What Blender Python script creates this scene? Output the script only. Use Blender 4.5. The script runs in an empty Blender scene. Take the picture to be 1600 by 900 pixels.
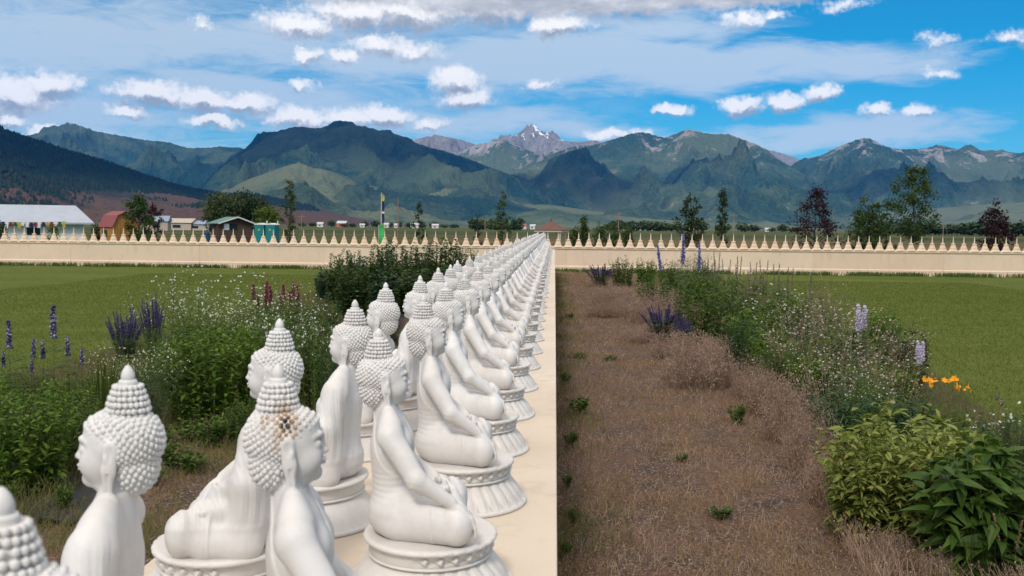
import bpy, math, random
import numpy as np
from mathutils import Vector, Matrix, noise as mnoise

R = math.radians
SC = bpy.context.scene
COL = SC.collection

# ------------------------------------------------------------------ camera
F_PX = 1650.0           # focal length in pixels of a 1600 px wide picture
EYE = 2.15
VPX, VPY = 867.0, 354.0
ROLL = math.tan(R(0.60))
_y = Vector((VPX - 800.0, 450.0 - VPY, -F_PX)).normalized()
_h = Vector((VPX - 800.0 + 1000.0, 450.0 - VPY - 1000.0 * ROLL, -F_PX))
_u = _h.cross(_y).normalized()
_x = _y.cross(_u).normalized()
CAMROT = Matrix((_x, _y, _u))          # camera -> world
cam_data = bpy.data.cameras.new('camera')
cam_data.sensor_width = 36.0
cam_data.lens = 36.0 * F_PX / 1600.0
cam_data.clip_start = 0.05
cam_data.clip_end = 60000.0
cam = bpy.data.objects.new('camera', cam_data)
COL.objects.link(cam)
cam.matrix_world = Matrix.Translation((0, 0, EYE)) @ CAMROT.to_4x4()
SC.camera = cam
cam_data.dof.use_dof = True
cam_data.dof.focus_distance = 9.0
cam_data.dof.aperture_fstop = 9.0

def ray(px, py):
    return (CAMROT @ Vector((px - 800.0, 450.0 - py, -F_PX))).normalized()

def ground(px, py, z=0.0):
    d = ray(px, py)
    t = (z - EYE) / d.z
    return Vector((d.x * t, d.y * t, z))

def at_depth(px, py, Y):
    d = ray(px, py)
    t = Y / d.y
    return Vector((d.x * t, Y, EYE + d.z * t))

def azel(px, py):
    d = ray(px, py)
    return math.atan2(d.x, d.y), math.asin(d.z)

# ------------------------------------------------------------------ exposure
SC.view_settings.view_transform = 'Standard'
SC.view_settings.look = 'None'
SC.view_settings.gamma = 1.0
SC.view_settings.exposure = 0.32
SC.view_settings.use_curve_mapping = False
SC.render.engine = 'CYCLES'
SC.cycles.use_denoising = True
SC.cycles.max_bounces = 6
SC.cycles.diffuse_bounces = 3
SC.cycles.glossy_bounces = 2
SC.cycles.transmission_bounces = 3
SC.cycles.volume_bounces = 0
SC.cycles.transparent_max_bounces = 12

# ------------------------------------------------------------------ sun
SUN_EL, SUN_AZ = R(46), R(193)       # azimuth clockwise from +Y: behind the camera, a little left
SUN_DIR = Vector((math.sin(SUN_AZ) * math.cos(SUN_EL), math.cos(SUN_AZ) * math.cos(SUN_EL), math.sin(SUN_EL)))
sl = bpy.data.lights.new('sun', 'SUN')
sl.energy = 4.2
sl.angle = R(10.0)
sl.color = (1.0, 0.95, 0.88)
sun = bpy.data.objects.new('sun', sl)
COL.objects.link(sun)
sun.rotation_euler = (-SUN_DIR).to_track_quat('-Z', 'Y').to_euler()
sun.location = (0, 0, 60)

# ------------------------------------------------------------------ node helper
class NT:
    def __init__(self, tree):
        self.t = tree; self.n = tree.nodes; self.l = tree.links
    def new(self, typ, **kw):
        nd = self.n.new(typ)
        for k, v in kw.items():
            setattr(nd, k, v)
        return nd
    def put(self, sock, v):
        if isinstance(v, bpy.types.NodeSocket): self.l.new(v, sock)
        elif v is not None: sock.default_value = v
    def math(self, op, a, b=None, c=None, clamp=False):
        nd = self.new('ShaderNodeMath', operation=op, use_clamp=clamp)
        self.put(nd.inputs[0], a)
        if b is not None: self.put(nd.inputs[1], b)
        if c is not None: self.put(nd.inputs[2], c)
        return nd.outputs[0]
    def vmath(self, op, a, b=None, out=0):
        nd = self.new('ShaderNodeVectorMath', operation=op)
        self.put(nd.inputs[0], a)
        if b is not None: self.put(nd.inputs[1], b)
        return nd.outputs[out]
    def scale(self, a, s):
        nd = self.new('ShaderNodeVectorMath', operation='SCALE')
        self.put(nd.inputs[0], a); self.put(nd.inputs[3], s)
        return nd.outputs[0]
    def noise(self, vec, scale, detail=4, rough=.5, dist=0.0, color=False, lac=2.0):
        nd = self.new('ShaderNodeTexNoise')
        if vec is not None: self.put(nd.inputs['Vector'], vec)
        nd.inputs['Scale'].default_value = scale; nd.inputs['Detail'].default_value = detail
        nd.inputs['Roughness'].default_value = rough; nd.inputs['Distortion'].default_value = dist
        nd.inputs['Lacunarity'].default_value = lac
        return nd.outputs[1 if color else 0]
    def ramp(self, f, stops, interp='LINEAR'):
        nd = self.new('ShaderNodeValToRGB'); nd.color_ramp.interpolation = interp
        els = nd.color_ramp.elements
        while len(els) < len(stops): els.new(0.5)
        for e, (p, c) in zip(els, stops):
            e.position = p
            e.color = (c[0], c[1], c[2], 1) if hasattr(c, '__len__') else (c, c, c, 1)
        self.put(nd.inputs[0], f)
        return nd.outputs[0]
    def smooth(self, v, a, b, lo=0.0, hi=1.0):
        nd = self.new('ShaderNodeMapRange', interpolation_type='SMOOTHSTEP')
        self.put(nd.inputs[0], v)
        for i, q in zip((1, 2, 3, 4), (a, b, lo, hi)): self.put(nd.inputs[i], q)
        return nd.outputs[0]
    def mix(self, f, a, b, mode='MIX'):
        nd = self.new('ShaderNodeMix', data_type='RGBA', blend_type=mode)
        self.put(nd.inputs[0], f)
        for s, v in ((nd.inputs[6], a), (nd.inputs[7], b)):
            if isinstance(v, tuple) and len(v) == 3: v = v + (1,)
            self.put(s, v)
        return nd.outputs[2]
    def fmix(self, f, a, b):
        nd = self.new('ShaderNodeMix', data_type='FLOAT')
        self.put(nd.inputs[0], f); self.put(nd.inputs[2], a); self.put(nd.inputs[3], b)
        return nd.outputs[0]

# ------------------------------------------------------------------ world: sky texture with clouds
world = bpy.data.worlds.new('World'); SC.world = world
world.use_nodes = True
world.node_tree.nodes.clear()

def cloud_group(name, blobs):
    """field of soft ellipses in (azimuth, elevation) degrees: 1 at a centre, 0 at the rim"""
    g = bpy.data.node_groups.new(name, 'ShaderNodeTree')
    g.interface.new_socket('Vector', in_out='INPUT', socket_type='NodeSocketVector')
    g.interface.new_socket('Field', in_out='OUTPUT', socket_type='NodeSocketFloat')
    t = NT(g)
    gi = t.new('NodeGroupInput'); go = t.new('NodeGroupOutput')
    acc = None
    for (px, py, rx, ry, w) in blobs:
        a, e = azel(px, py)
        d = t.vmath('SUBTRACT', gi.outputs[0], (math.degrees(a), math.degrees(e), 0))
        kx = 1.0 / (rx / F_PX * 57.3); ky = 1.0 / (ry / F_PX * 57.3)
        d = t.vmath('MULTIPLY', d, (kx, ky, 0))
        ln = t.vmath('LENGTH', d, out=1)
        v = t.math('MULTIPLY_ADD', ln, -w, w)
        acc = v if acc is None else t.math('MAXIMUM', acc, v)
    t.l.new(acc, go.inputs[0])
    return g

CUMULUS = [(20, 145, 85, 34, 1), (75, 132, 50, 24, 1), (-40, 150, 90, 38, 1), (15, 185, 36, 13, .9),
           (70, 204, 26, 11, .9), (240, 146, 70, 20, 1), (320, 158, 60, 20, 1), (385, 162, 48, 18, 1),
           (198, 172, 34, 13, .8), (335, 188, 48, 13, .9), (470, 184, 62, 20, 1), (545, 184, 52, 18, 1),
           (600, 180, 52, 18, 1), (675, 190, 28, 12, .7), (712, 128, 44, 26, 1), (725, 152, 48, 22, 1),
           (482, 86, 24, 13, .8), (536, 90, 26, 14, .75), (476, 131, 22, 11, .7), (314, 37, 18, 9, .5),
           (470, 38, 70, 22, .8), (560, 22, 90, 30, .9), (640, 18, 110, 34, 1), (590, 70, 60, 22, .65),
           (640, 78, 50, 18, .55), (868, 40, 52, 20, 1), (760, 14, 100, 30, .9),
           (842, 133, 34, 7, .6), (1052, 173, 34, 11, .9), (1155, 168, 38, 18, 1), (1228, 160, 38, 18, .9),
           (1282, 146, 30, 18, .8), (1372, 171, 24, 13, .8), (1436, 173, 24, 13, .75), (950, 209, 40, 9, .7),
           (1000, 206, 24, 8, .6), (1468, 115, 22, 9, .5), (1210, 24, 24, 9, .6), (1590, 60, 30, 10, .5),
           (1460, 64, 22, 12, .45), (1320, 8, 40, 8, .4), (1165, 30, 40, 12, .5)]
DARKCLOUD = [(900, -14, 330, 50, 1.0), (760, 0, 170, 32, .9), (1080, -10, 260, 34, .9), (560, -20, 200, 36, .8)]
CIRRUS = [(860, 92, 330, 52, 1), (1080, 100, 320, 46, 1), (1270, 88, 240, 26, .85), (1340, 100, 190, 30, .8),
          (640, 90, 330, 46, .75), (1330, 208, 250, 32, .8), (1160, 216, 260, 22, .6), (380, 140, 300, 34, .8),
          (300, 60, 420, 60, .75), (60, 60, 320, 80, .8), (520, 168, 260, 34, .6), (740, 190, 240, 40, .6), (80, 180, 240, 60, .7),
          (900, 205, 200, 24, .6), (1010, 40, 210, 34, .7)]

def build_world():
    t = NT(world.node_tree)
    out = t.new('ShaderNodeOutputWorld'); bg = t.new('ShaderNodeBackground')
    sky = t.new('ShaderNodeTexSky', sky_type='NISHITA')
    sky.sun_disc = False; sky.sun_elevation = SUN_EL; sky.sun_rotation = SUN_AZ
    sky.altitude = 900; sky.air_density = 1.0; sky.dust_density = 0.6; sky.ozone_density = 3.0
    tc = t.new('ShaderNodeTexCoord')
    sep = t.new('ShaderNodeSeparateXYZ'); t.l.new(tc.outputs['Generated'], sep.inputs[0])
    X, Y, Z = sep.outputs
    az = t.math('MULTIPLY', t.math('ARCTAN2', X, Y), 57.29578)
    el = t.math('MULTIPLY', t.math('ARCSINE', Z), 57.29578)
    cmb = t.new('ShaderNodeCombineXYZ'); t.put(cmb.inputs[0], az); t.put(cmb.inputs[1], el)
    P = cmb.outputs[0]
    # ---- clear sky, deeper and bluer towards the right of the view as in the photograph
    basecol = t.mix(1.0, sky.outputs[0], (0.06, .74, .97), 'MULTIPLY')
    # ---- thin high cloud
    Ps = t.vmath('MULTIPLY', P, (0.30, 1.3, 1))
    w1 = t.noise(Ps, 0.9, 9, .68, .5)
    w1c = t.noise(t.vmath('MULTIPLY', P, (.16, .42, 1)), 1.0, 3, .5, color=True)
    Pw = t.vmath('ADD', P, t.vmath('MULTIPLY', t.vmath('SUBTRACT', w1c, (.5, .5, .5)), (7.0, 2.2, 0)))
    gc = t.new('ShaderNodeGroup'); gc.node_tree = cloud_group('thin_cloud_field', CIRRUS); t.l.new(Pw, gc.inputs[0])
    ci = t.math('ADD', gc.outputs[0], t.math('MULTIPLY_ADD', w1, 1.15, -.56))
    ci = t.smooth(ci, -0.10, 0.55)
    # streaky veil over the left half of the sky
    left = t.smooth(az, 14.0, -14.0, 0.0, 0.72)
    veil = t.math('MULTIPLY', left, t.smooth(t.noise(t.vmath('MULTIPLY', P, (.16, .7, 1)), 1.3, 9, .70, .9), .26, .68))
    veil2 = t.smooth(el, 9.0, 0.0, 0.0, 0.26)
    ci = t.math('MAXIMUM', t.math('MULTIPLY', ci, .86), t.math('MAXIMUM', veil, veil2))
    skyc = t.mix(ci, basecol, (6.2, 7.3, 8.3))
    # ---- cumulus
    n1 = t.vmath('SUBTRACT', t.noise(P, .62, 8, .66, color=True), (.5, .5, .5))
    Pc = t.vmath('ADD', P, t.vmath('MULTIPLY', n1, (2.2, 1.5, 0)))
    G = cloud_group('cumulus_field', CUMULUS)
    def field(vec):
        g = t.new('ShaderNodeGroup'); g.node_tree = G; t.l.new(vec, g.inputs[0]); return g.outputs[0]
    c0 = field(Pc)
    c1 = field(t.vmath('ADD', Pc, (-.05, .42, 0)))
    n2 = t.noise(P, 2.2, 6, .6)
    dens = t.smooth(t.math('ADD', c0, t.math('MULTIPLY_ADD', n2, 1.05, -.50)), -.14, 0.56)
    lit = t.math('SUBTRACT', c0, c1)             # positive near tops, negative on undersides
    lit = t.math('ADD', lit, t.math('MULTIPLY_ADD', t.noise(P, 1.7, 5, .6), 0.9, -.45))
    litc = t.ramp(t.smooth(lit, -.42, .26), [(0, (3.9, 4.15, 4.7)), (.42, (6.6, 6.8, 7.2)), (.8, (10.2, 10.0, 9.7)), (1, (11.2, 10.9, 10.5))])
    skyc = t.mix(dens, skyc, litc)
    # ---- heavy grey cloud base at the top
    gd = t.new('ShaderNodeGroup'); gd.node_tree = cloud_group('grey_cloud_field', DARKCLOUD); t.l.new(Pc, gd.inputs[0])
    dd = t.smooth(t.math('ADD', gd.outputs[0], t.math('MULTIPLY_ADD', n2, .5, -.25)), 0.02, 0.45)
    dcol = t.ramp(t.noise(t.vmath('MULTIPLY', P, (.5, 1.2, 1)), .8, 5, .6), [(.3, (3.8, 4.0, 4.3)), (.55, (6.2, 6.3, 6.5)), (.72, (9.2, 9.0, 8.8))])
    skyc = t.mix(dd, skyc, dcol)
    # ---- broken cloud over the rest of the sky (out of the picture, it lights the garden)
    rest = t.smooth(el, 15.0, 26.0)
    rn = t.smooth(t.noise(tc.outputs['Generated'], 3.2, 6, .6), .34, .52)
    skyc = t.mix(t.math('MULTIPLY', rest, rn), skyc, (12.8, 12.0, 11.2))
    t.l.new(skyc, bg.inputs[0])
    bg.inputs[1].default_value = 0.085
    t.l.new(bg.outputs[0], out.inputs[0])
build_world()
world.cycles.sampling_method = 'MANUAL'
world.cycles.sample_map_resolution = 512

# ------------------------------------------------------------------ object helpers
def tag(o, label=None, cat=None, group=None, kind=None):
    if label: o['label'] = label
    if cat: o['category'] = cat
    if group: o['group'] = group
    if kind: o['kind'] = kind
    return o

def empty(name, loc=(0, 0, 0), rz=0.0, label=None, cat=None, group=None):
    o = bpy.data.objects.new(name, None)
    o.empty_display_size = .1
    COL.objects.link(o); o.location = loc; o.rotation_euler = (0, 0, rz)
    return tag(o, label, cat, group)

def np_mesh(name, V, faces, mats=(), smooth=True, mat_idx=None):
    """faces: array (n,3), (n,4) or a list of such arrays"""
    V = np.asarray(V, dtype=np.float32)
    if not isinstance(faces, (list, tuple)): faces = [faces]
    faces = [np.asarray(f, dtype=np.int32) for f in faces if len(f)]
    me = bpy.data.meshes.new(name)
    me.vertices.add(len(V)); me.vertices.foreach_set('co', V.ravel())
    nl = sum(f.size for f in faces); npoly = sum(len(f) for f in faces)
    me.loops.add(nl); me.polygons.add(npoly)
    me.loops.foreach_set('vertex_index', np.concatenate([f.ravel() for f in faces]))
    starts, s = [], 0
    for f in faces:
        k = f.shape[1]; starts.append(np.arange(len(f), dtype=np.int32) * k + s); s += f.size
    me.polygons.foreach_set('loop_start', np.concatenate(starts))
    if mat_idx is not None: me.polygons.foreach_set('material_index', np.asarray(mat_idx, dtype=np.int32))
    me.polygons.foreach_set('use_smooth', np.full(npoly, bool(smooth)))
    for m in mats: me.materials.append(m)
    me.update(calc_edges=True)
    me.validate()
    return me

def mobj(name, me, parent=None, loc=None):
    o = bpy.data.objects.new(name, me); COL.objects.link(o)
    if parent is not None: o.parent = parent
    if loc is not None: o.location = loc
    return o

def copy_tree(o, parent=None):
    c = o.copy(); COL.objects.link(c); c.parent = parent
    for ch in list(KIDS.get(o.name, [])):
        k = copy_tree(ch, c)
    return c
KIDS = {}
def kid(parent, ch):
    ch.parent = parent; KIDS.setdefault(parent.name, []).append(ch); return ch

class MB:
    """plain mesh collector for boxes, prisms, tubes and lathes"""
    def __init__(self): self.v = []; self.f = []; self.m = []
    def add(self, vs, fs, mi=0):
        b = len(self.v); self.v += [tuple(v) for v in vs]; self.f += [tuple(i + b for i in f) for f in fs]; self.m += [mi] * len(fs)
        return self
    def box(self, x0, x1, y0, y1, z0, z1, mi=0, M=None):
        vs = [Vector(p) for p in ((x0, y0, z0), (x1, y0, z0), (x1, y1, z0), (x0, y1, z0), (x0, y0, z1), (x1, y0, z1), (x1, y1, z1), (x0, y1, z1))]
        if M: vs = [M @ v for v in vs]
        return self.add(vs, [(0, 3, 2, 1), (4, 5, 6, 7), (0, 1, 5, 4), (1, 2, 6, 5), (2, 3, 7, 6), (3, 0, 4, 7)], mi)
    def prism(self, poly, y0, y1, mi=0, axis='y'):
        n = len(poly)
        if axis == 'y': vs = [(x, y0, z) for x, z in poly] + [(x, y1, z) for x, z in poly]
        elif axis == 'x': vs = [(y0, x, z) for x, z in poly] + [(y1, x, z) for x, z in poly]
        else: vs = [(x, z, y0) for x, z in poly] + [(x, z, y1) for x, z in poly]
        fs = [tuple(range(n)), tuple(range(2 * n - 1, n - 1, -1))] + [(i, i + n, (i + 1) % n + n, (i + 1) % n) for i in range(n)]
        return self.add(vs, fs, mi)
    def tube(self, pts, rad, n=8, mi=0, cap=True):
        pts = [Vector(p) for p in pts]
        if not hasattr(rad, '__len__'): rad = [rad] * len(pts)
        rings = []
        up = Vector((0, 0, 1))
        for i, p in enumerate(pts):
            d = (pts[min(i + 1, len(pts) - 1)] - pts[max(i - 1, 0)])
            d = d.normalized() if d.length > 1e-9 else Vector((0, 0, 1))
            a = d.cross(up if abs(d.z) < .95 else Vector((1, 0, 0))).normalized(); b = d.cross(a)
            rings.append([p + (a * math.cos(2 * math.pi * k / n) + b * math.sin(2 * math.pi * k / n)) * rad[i] for k in range(n)])
        vs = [v for r in rings for v in r]; fs = []
        for i in range(len(pts) - 1):
            for k in range(n):
                fs.append((i * n + k, i * n + (k + 1) % n, (i + 1) * n + (k + 1) % n, (i + 1) * n + k))
        if cap: fs += [tuple(range(n - 1, -1, -1)), tuple((len(pts) - 1) * n + k for k in range(n))]
        return self.add(vs, fs, mi)
    def lathe(self, prof, n=24, c=(0, 0, 0), mi=0, ex=1.0, ey=1.0):
        vs = [(c[0] + r * math.cos(2 * math.pi * k / n) * ex, c[1] + r * math.sin(2 * math.pi * k / n) * ey, c[2] + z) for r, z in prof for k in range(n)]
        fs = [(i * n + k, i * n + (k + 1) % n, (i + 1) * n + (k + 1) % n, (i + 1) * n + k) for i in range(len(prof) - 1) for k in range(n)]
        fs += [tuple(range(n - 1, -1, -1)), tuple((len(prof) - 1) * n + k for k in range(n))]
        return self.add(vs, fs, mi)
    def mesh(self, name, mats, smooth=False):
        me = bpy.data.meshes.new(name); me.from_pydata([tuple(v) for v in self.v], [], self.f)
        for m in (mats if isinstance(mats, (list, tuple)) else [mats]): me.materials.append(m)
        me.polygons.foreach_set('material_index', self.m)
        me.polygons.foreach_set('use_smooth', [bool(smooth)] * len(self.f))
        me.update(); return me
    def build(self, name, mats, parent=None, smooth=False, loc=None):
        o = mobj(name, self.mesh(name, mats, smooth), None, loc)
        if parent is not None: kid(parent, o)
        return o

def ico(sub=1):
    import bmesh
    bm = bmesh.new(); bmesh.ops.create_icosphere(bm, subdivisions=sub, radius=1.0)
    V = np.array([v.co[:] for v in bm.verts]); F = np.array([[v.index for v in f.verts] for f in bm.faces]); bm.free()
    return V, F

def scatter(tv, tf, M, T):
    """template verts (k,3), faces (m,c); M (n,3,3) row-major applied as M@v; T (n,3)"""
    V = np.einsum('nij,kj->nki', M, tv) + T[:, None, :]
    n, k = V.shape[:2]
    F = (tf[None] + (np.arange(n) * k)[:, None, None]).reshape(-1, tf.shape[1])
    return V.reshape(-1, 3), F

def merge(parts):
    """[(V,F),...] -> V, [F...] keeping face sizes apart"""
    Vs, Fs, b = [], {}, 0
    for V, F in parts:
        if len(V) == 0: continue
        Vs.append(V); Fs.setdefault(F.shape[1], []).append(F + b); b += len(V)
    return np.concatenate(Vs), [np.concatenate(f) for f in Fs.values()]

def rots(dirs, roll=None, rng=None):
    """matrices whose local +Y runs along dirs and whose local +Z points as much up as it can"""
    d = dirs / np.linalg.norm(dirs, axis=1, keepdims=True)
    up = np.tile(np.array([0, 0, 1.0]), (len(d), 1))
    x = np.cross(d, up); ln = np.linalg.norm(x, axis=1, keepdims=True)
    x = np.where(ln < 1e-3, np.array([1.0, 0, 0]), x / np.maximum(ln, 1e-6)); z = np.cross(x, d)
    if roll is not None:
        c, s = np.cos(roll)[:, None], np.sin(roll)[:, None]
        x, z = x * c + z * s, z * c - x * s
    return np.stack([x, d, z], axis=2)

# ------------------------------------------------------------------ materials
def mat(name):
    m = bpy.data.materials.new(name); m.use_nodes = True
    t = NT(m.node_tree); b = m.node_tree.nodes['Principled BSDF']
    b.inputs['Specular IOR Level'].default_value = .3
    b.inputs['Roughness'].default_value = .8
    return m, t, b

def bump(t, b, h, strength=.5, dist=.01):
    nd = t.new('ShaderNodeBump'); nd.inputs['Strength'].default_value = strength; nd.inputs['Distance'].default_value = dist
    t.put(nd.inputs['Height'], h); t.l.new(nd.outputs[0], b.inputs['Normal'])

def plain(name, c, c2=None, scale=8, rough=.8, bmp=0.0, bscale=40, bd=.004):
    m, t, b = mat(name)
    tc = t.new('ShaderNodeTexCoord').outputs['Object']
    c2 = c2 or tuple(x * .8 for x in c)
    col = t.ramp(t.noise(tc, scale, 6, .6), [(.32, c), (.68, c2)])
    t.l.new(col, b.inputs['Base Color']); b.inputs['Roughness'].default_value = rough
    if bmp: bump(t, b, t.noise(tc, bscale, 4, .6), bmp, bd)
    return m

def leafmat(name, c1, c2, c3=None, trans=.25, rough=.55, spec=.2):
    """per-leaf variation, a little light passing through"""
    m, t, b = mat(name)
    g = t.new('ShaderNodeNewGeometry')
    tc = t.new('ShaderNodeTexCoord').outputs['Object']
    rnd = g.outputs['Random Per Island']
    f = t.math('ADD', t.math('MULTIPLY', rnd, .6), t.math('MULTIPLY', t.noise(tc, 2.5, 3, .5), .5))
    stops = [(.15, c1), (.55, c2), (.88, c3 or tuple(min(1, x * 1.35) for x in c2))]
    col = t.ramp(f, stops)
    t.l.new(col, b.inputs['Base Color']); b.inputs['Roughness'].default_value = rough; b.inputs['Specular IOR Level'].default_value = spec
    tr = t.new('ShaderNodeBsdfTranslucent'); t.put(tr.inputs[0], t.mix(1.0, col, (1.1, 1.2, .5), 'MULTIPLY'))
    mx = t.new('ShaderNodeMixShader'); mx.inputs[0].default_value = trans
    out = [n for n in t.n if n.type == 'OUTPUT_MATERIAL'][0]
    t.l.new(b.outputs[0], mx.inputs[1]); t.l.new(tr.outputs[0], mx.inputs[2]); t.l.new(mx.outputs[0], out.inputs[0])
    return m
# ================================================================== statues
class Field:
    def __init__(self, xs, ys, zs):
        self.x, self.y, self.z = (np.asarray(a, dtype=np.float32) for a in (xs, ys, zs))
        self.f = np.full((len(xs), len(ys), len(zs)), .2, dtype=np.float32)
    def block(self, lo, hi):
        sl = []
        for a, l, h in zip((self.x, self.y, self.z), lo, hi):
            i0 = int(np.searchsorted(a, l)); i1 = int(np.searchsorted(a, h))
            sl.append(slice(max(0, i0 - 1), min(len(a), i1 + 1)))
        X = self.x[sl[0]][:, None, None]; Y = self.y[sl[1]][None, :, None]; Z = self.z[sl[2]][None, None, :]
        return tuple(sl), X, Y, Z
    def put(self, sl, d, k, cut=False):
        a = self.f[sl]
        if cut:
            d = -d; h = np.clip(.5 - .5 * (d - a) / k, 0, 1)
            self.f[sl] = a * (1 - h) + d * h + k * h * (1 - h) if False else -self._smin(-a, -d, k)
        else: self.f[sl] = self._smin(a, d, k)
    @staticmethod
    def _smin(a, b, k):
        h = np.clip(.5 + .5 * (b - a) / k, 0, 1)
        return b * (1 - h) + a * h - k * h * (1 - h)
    def ell(self, c, r, k=.015, rot=None, cut=False):
        m = max(r) + k * 2 + .03
        sl, X, Y, Z = self.block([q - m for q in c], [q + m for q in c])
        x, y, z = X - c[0], Y - c[1], Z - c[2]
        if rot is not None:
            Mr = np.array(rot)
            x, y, z = (Mr[i, 0] * x + Mr[i, 1] * y + Mr[i, 2] * z for i in range(3))
        k0 = np.sqrt((x / r[0]) ** 2 + (y / r[1]) ** 2 + (z / r[2]) ** 2)
        k1 = np.sqrt((x / r[0] ** 2) ** 2 + (y / r[1] ** 2) ** 2 + (z / r[2] ** 2) ** 2)
        self.put(sl, k0 * (k0 - 1) / np.maximum(k1, 1e-6), k, cut)
    def cap(self, a, b, r1, r2=None, k=.012, cut=False, flat=None):
        r2 = r1 if r2 is None else r2
        m = max(r1, r2) + k * 2 + .03
        lo = [min(p, q) - m for p, q in zip(a, b)]; hi = [max(p, q) + m for p, q in zip(a, b)]
        sl, X, Y, Z = self.block(lo, hi)
        a = np.array(a); ba = np.array(b) - a; px, py, pz = X - a[0], Y - a[1], Z - a[2]
        if flat:        # squash along one axis
            s = [1 / q for q in flat]; px, py, pz = px * s[0], py * s[1], pz * s[2]; ba = ba * np.array(s)
        h = np.clip((px * ba[0] + py * ba[1] + pz * ba[2]) / (ba @ ba), 0, 1)
        d = np.sqrt((px - ba[0] * h) ** 2 + (py - ba[1] * h) ** 2 + (pz - ba[2] * h) ** 2) - (r1 + (r2 - r1) * h)
        if flat: d = d * min(flat)
        self.put(sl, d, k, cut)
    def chain(self, pts, rad, k=.012):
        for i in range(len(pts) - 1): self.cap(pts[i], pts[i + 1], rad[i], rad[i + 1], k)

def surface_nets(F):
    f = F.f; ins = f < 0
    nx, ny, nz = f.shape
    c = [ins[dx:nx - 1 + dx, dy:ny - 1 + dy, dz:nz - 1 + dz] for dx in (0, 1) for dy in (0, 1) for dz in (0, 1)]
    s = sum(a.astype(np.int8) for a in c)
    act = (s > 0) & (s < 8)
    I, J, K = np.nonzero(act)
    vid = np.full(act.shape, -1, dtype=np.int32); vid[I, J, K] = np.arange(len(I))
    corners = [(dx, dy, dz) for dx in (0, 1) for dy in (0, 1) for dz in (0, 1)]
    val = np.stack([f[I + dx, J + dy, K + dz] for dx, dy, dz in corners], 1)
    P = np.zeros((len(I), 3)); cnt = np.zeros(len(I))
    C = np.array(corners, dtype=float)
    for a in range(8):
        for b in range(a + 1, 8):
            if abs(C[a] - C[b]).sum() != 1: continue
            va, vb = val[:, a], val[:, b]
            m = (va < 0) != (vb < 0)
            t = np.where(m, va / np.where(m, va - vb, 1), 0)
            P += np.where(m[:, None], C[a] + (C[b] - C[a]) * t[:, None], 0); cnt += m
    P /= cnt[:, None]
    def lerp(A, i, t): return A[i] + (A[i + 1] - A[i]) * t
    V = np.stack([lerp(F.x, I, P[:, 0]), lerp(F.y, J, P[:, 1]), lerp(F.z, K, P[:, 2])], 1)
    quads = []
    for ax in range(3):
        sl0 = [slice(1, -1)] * 3; sl1 = [slice(1, -1)] * 3
        sl0[ax] = slice(0, -1); sl1[ax] = slice(1, None)
        a = ins[tuple(sl0)]; b = ins[tuple(sl1)]
        e = np.argwhere(a != b)
        if not len(e): continue
        flip = b[tuple(e.T)]
        off = np.ones(3, dtype=int); off[ax] = 0
        e = e + off
        u, v = [(1, 2), (2, 0), (0, 1)][ax]
        q = []
        for du, dv in ((-1, -1), (0, -1), (0, 0), (-1, 0)):
            g = e.copy(); g[:, u] += du; g[:, v] += dv
            g = np.minimum(g, np.array(vid.shape) - 1)
            q.append(vid[g[:, 0], g[:, 1], g[:, 2]])
        q = np.stack(q, 1)
        q = np.where(flip[:, None], q[:, ::-1], q)
        quads.append(q[(q >= 0).all(1)])
    return V, np.concatenate(quads)

HEAD_E = [((-.143, 0, .648), (.070, .063, .055)), ((-.135, 0, .672), (.069, .058, .031)), ((-.155, 0, .606), (.048, .050, .050))]
def head_shell(F, k=.010, grow=0.0):
    for c, r in HEAD_E: F.ell(c, r, k)

def slim(V):
    # final proportions: slimmer head and upper body
    z = V[:, 2].copy(); k = np.clip((z - .53) / .03, 0, 1); k = k * k * (3 - 2 * k)
    kt = np.clip((z - .27) / .07, 0, 1); kt = kt * kt * (3 - 2 * kt) * (1 - k)
    sx = 1 - .115 * k - .02 * kt; sy = 1 - .11 * k
    cx = -.142 * k + (1 - k) * -.150
    m = 1 - .6 * (1 - k) * np.clip((V[:, 0] + .03) / .06, 0, 1)
    V[:, 0] = cx + (V[:, 0] - cx) * (1 - (1 - sx) * m)
    V[:, 1] = V[:, 1] * sy
    zz = .7812 - (.7812 - z) * .965
    V[:, 2] = z + (zz - z) * k
    V[:, 2] = .1545 + (V[:, 2] - .2135) * 1.048
    return V

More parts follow.
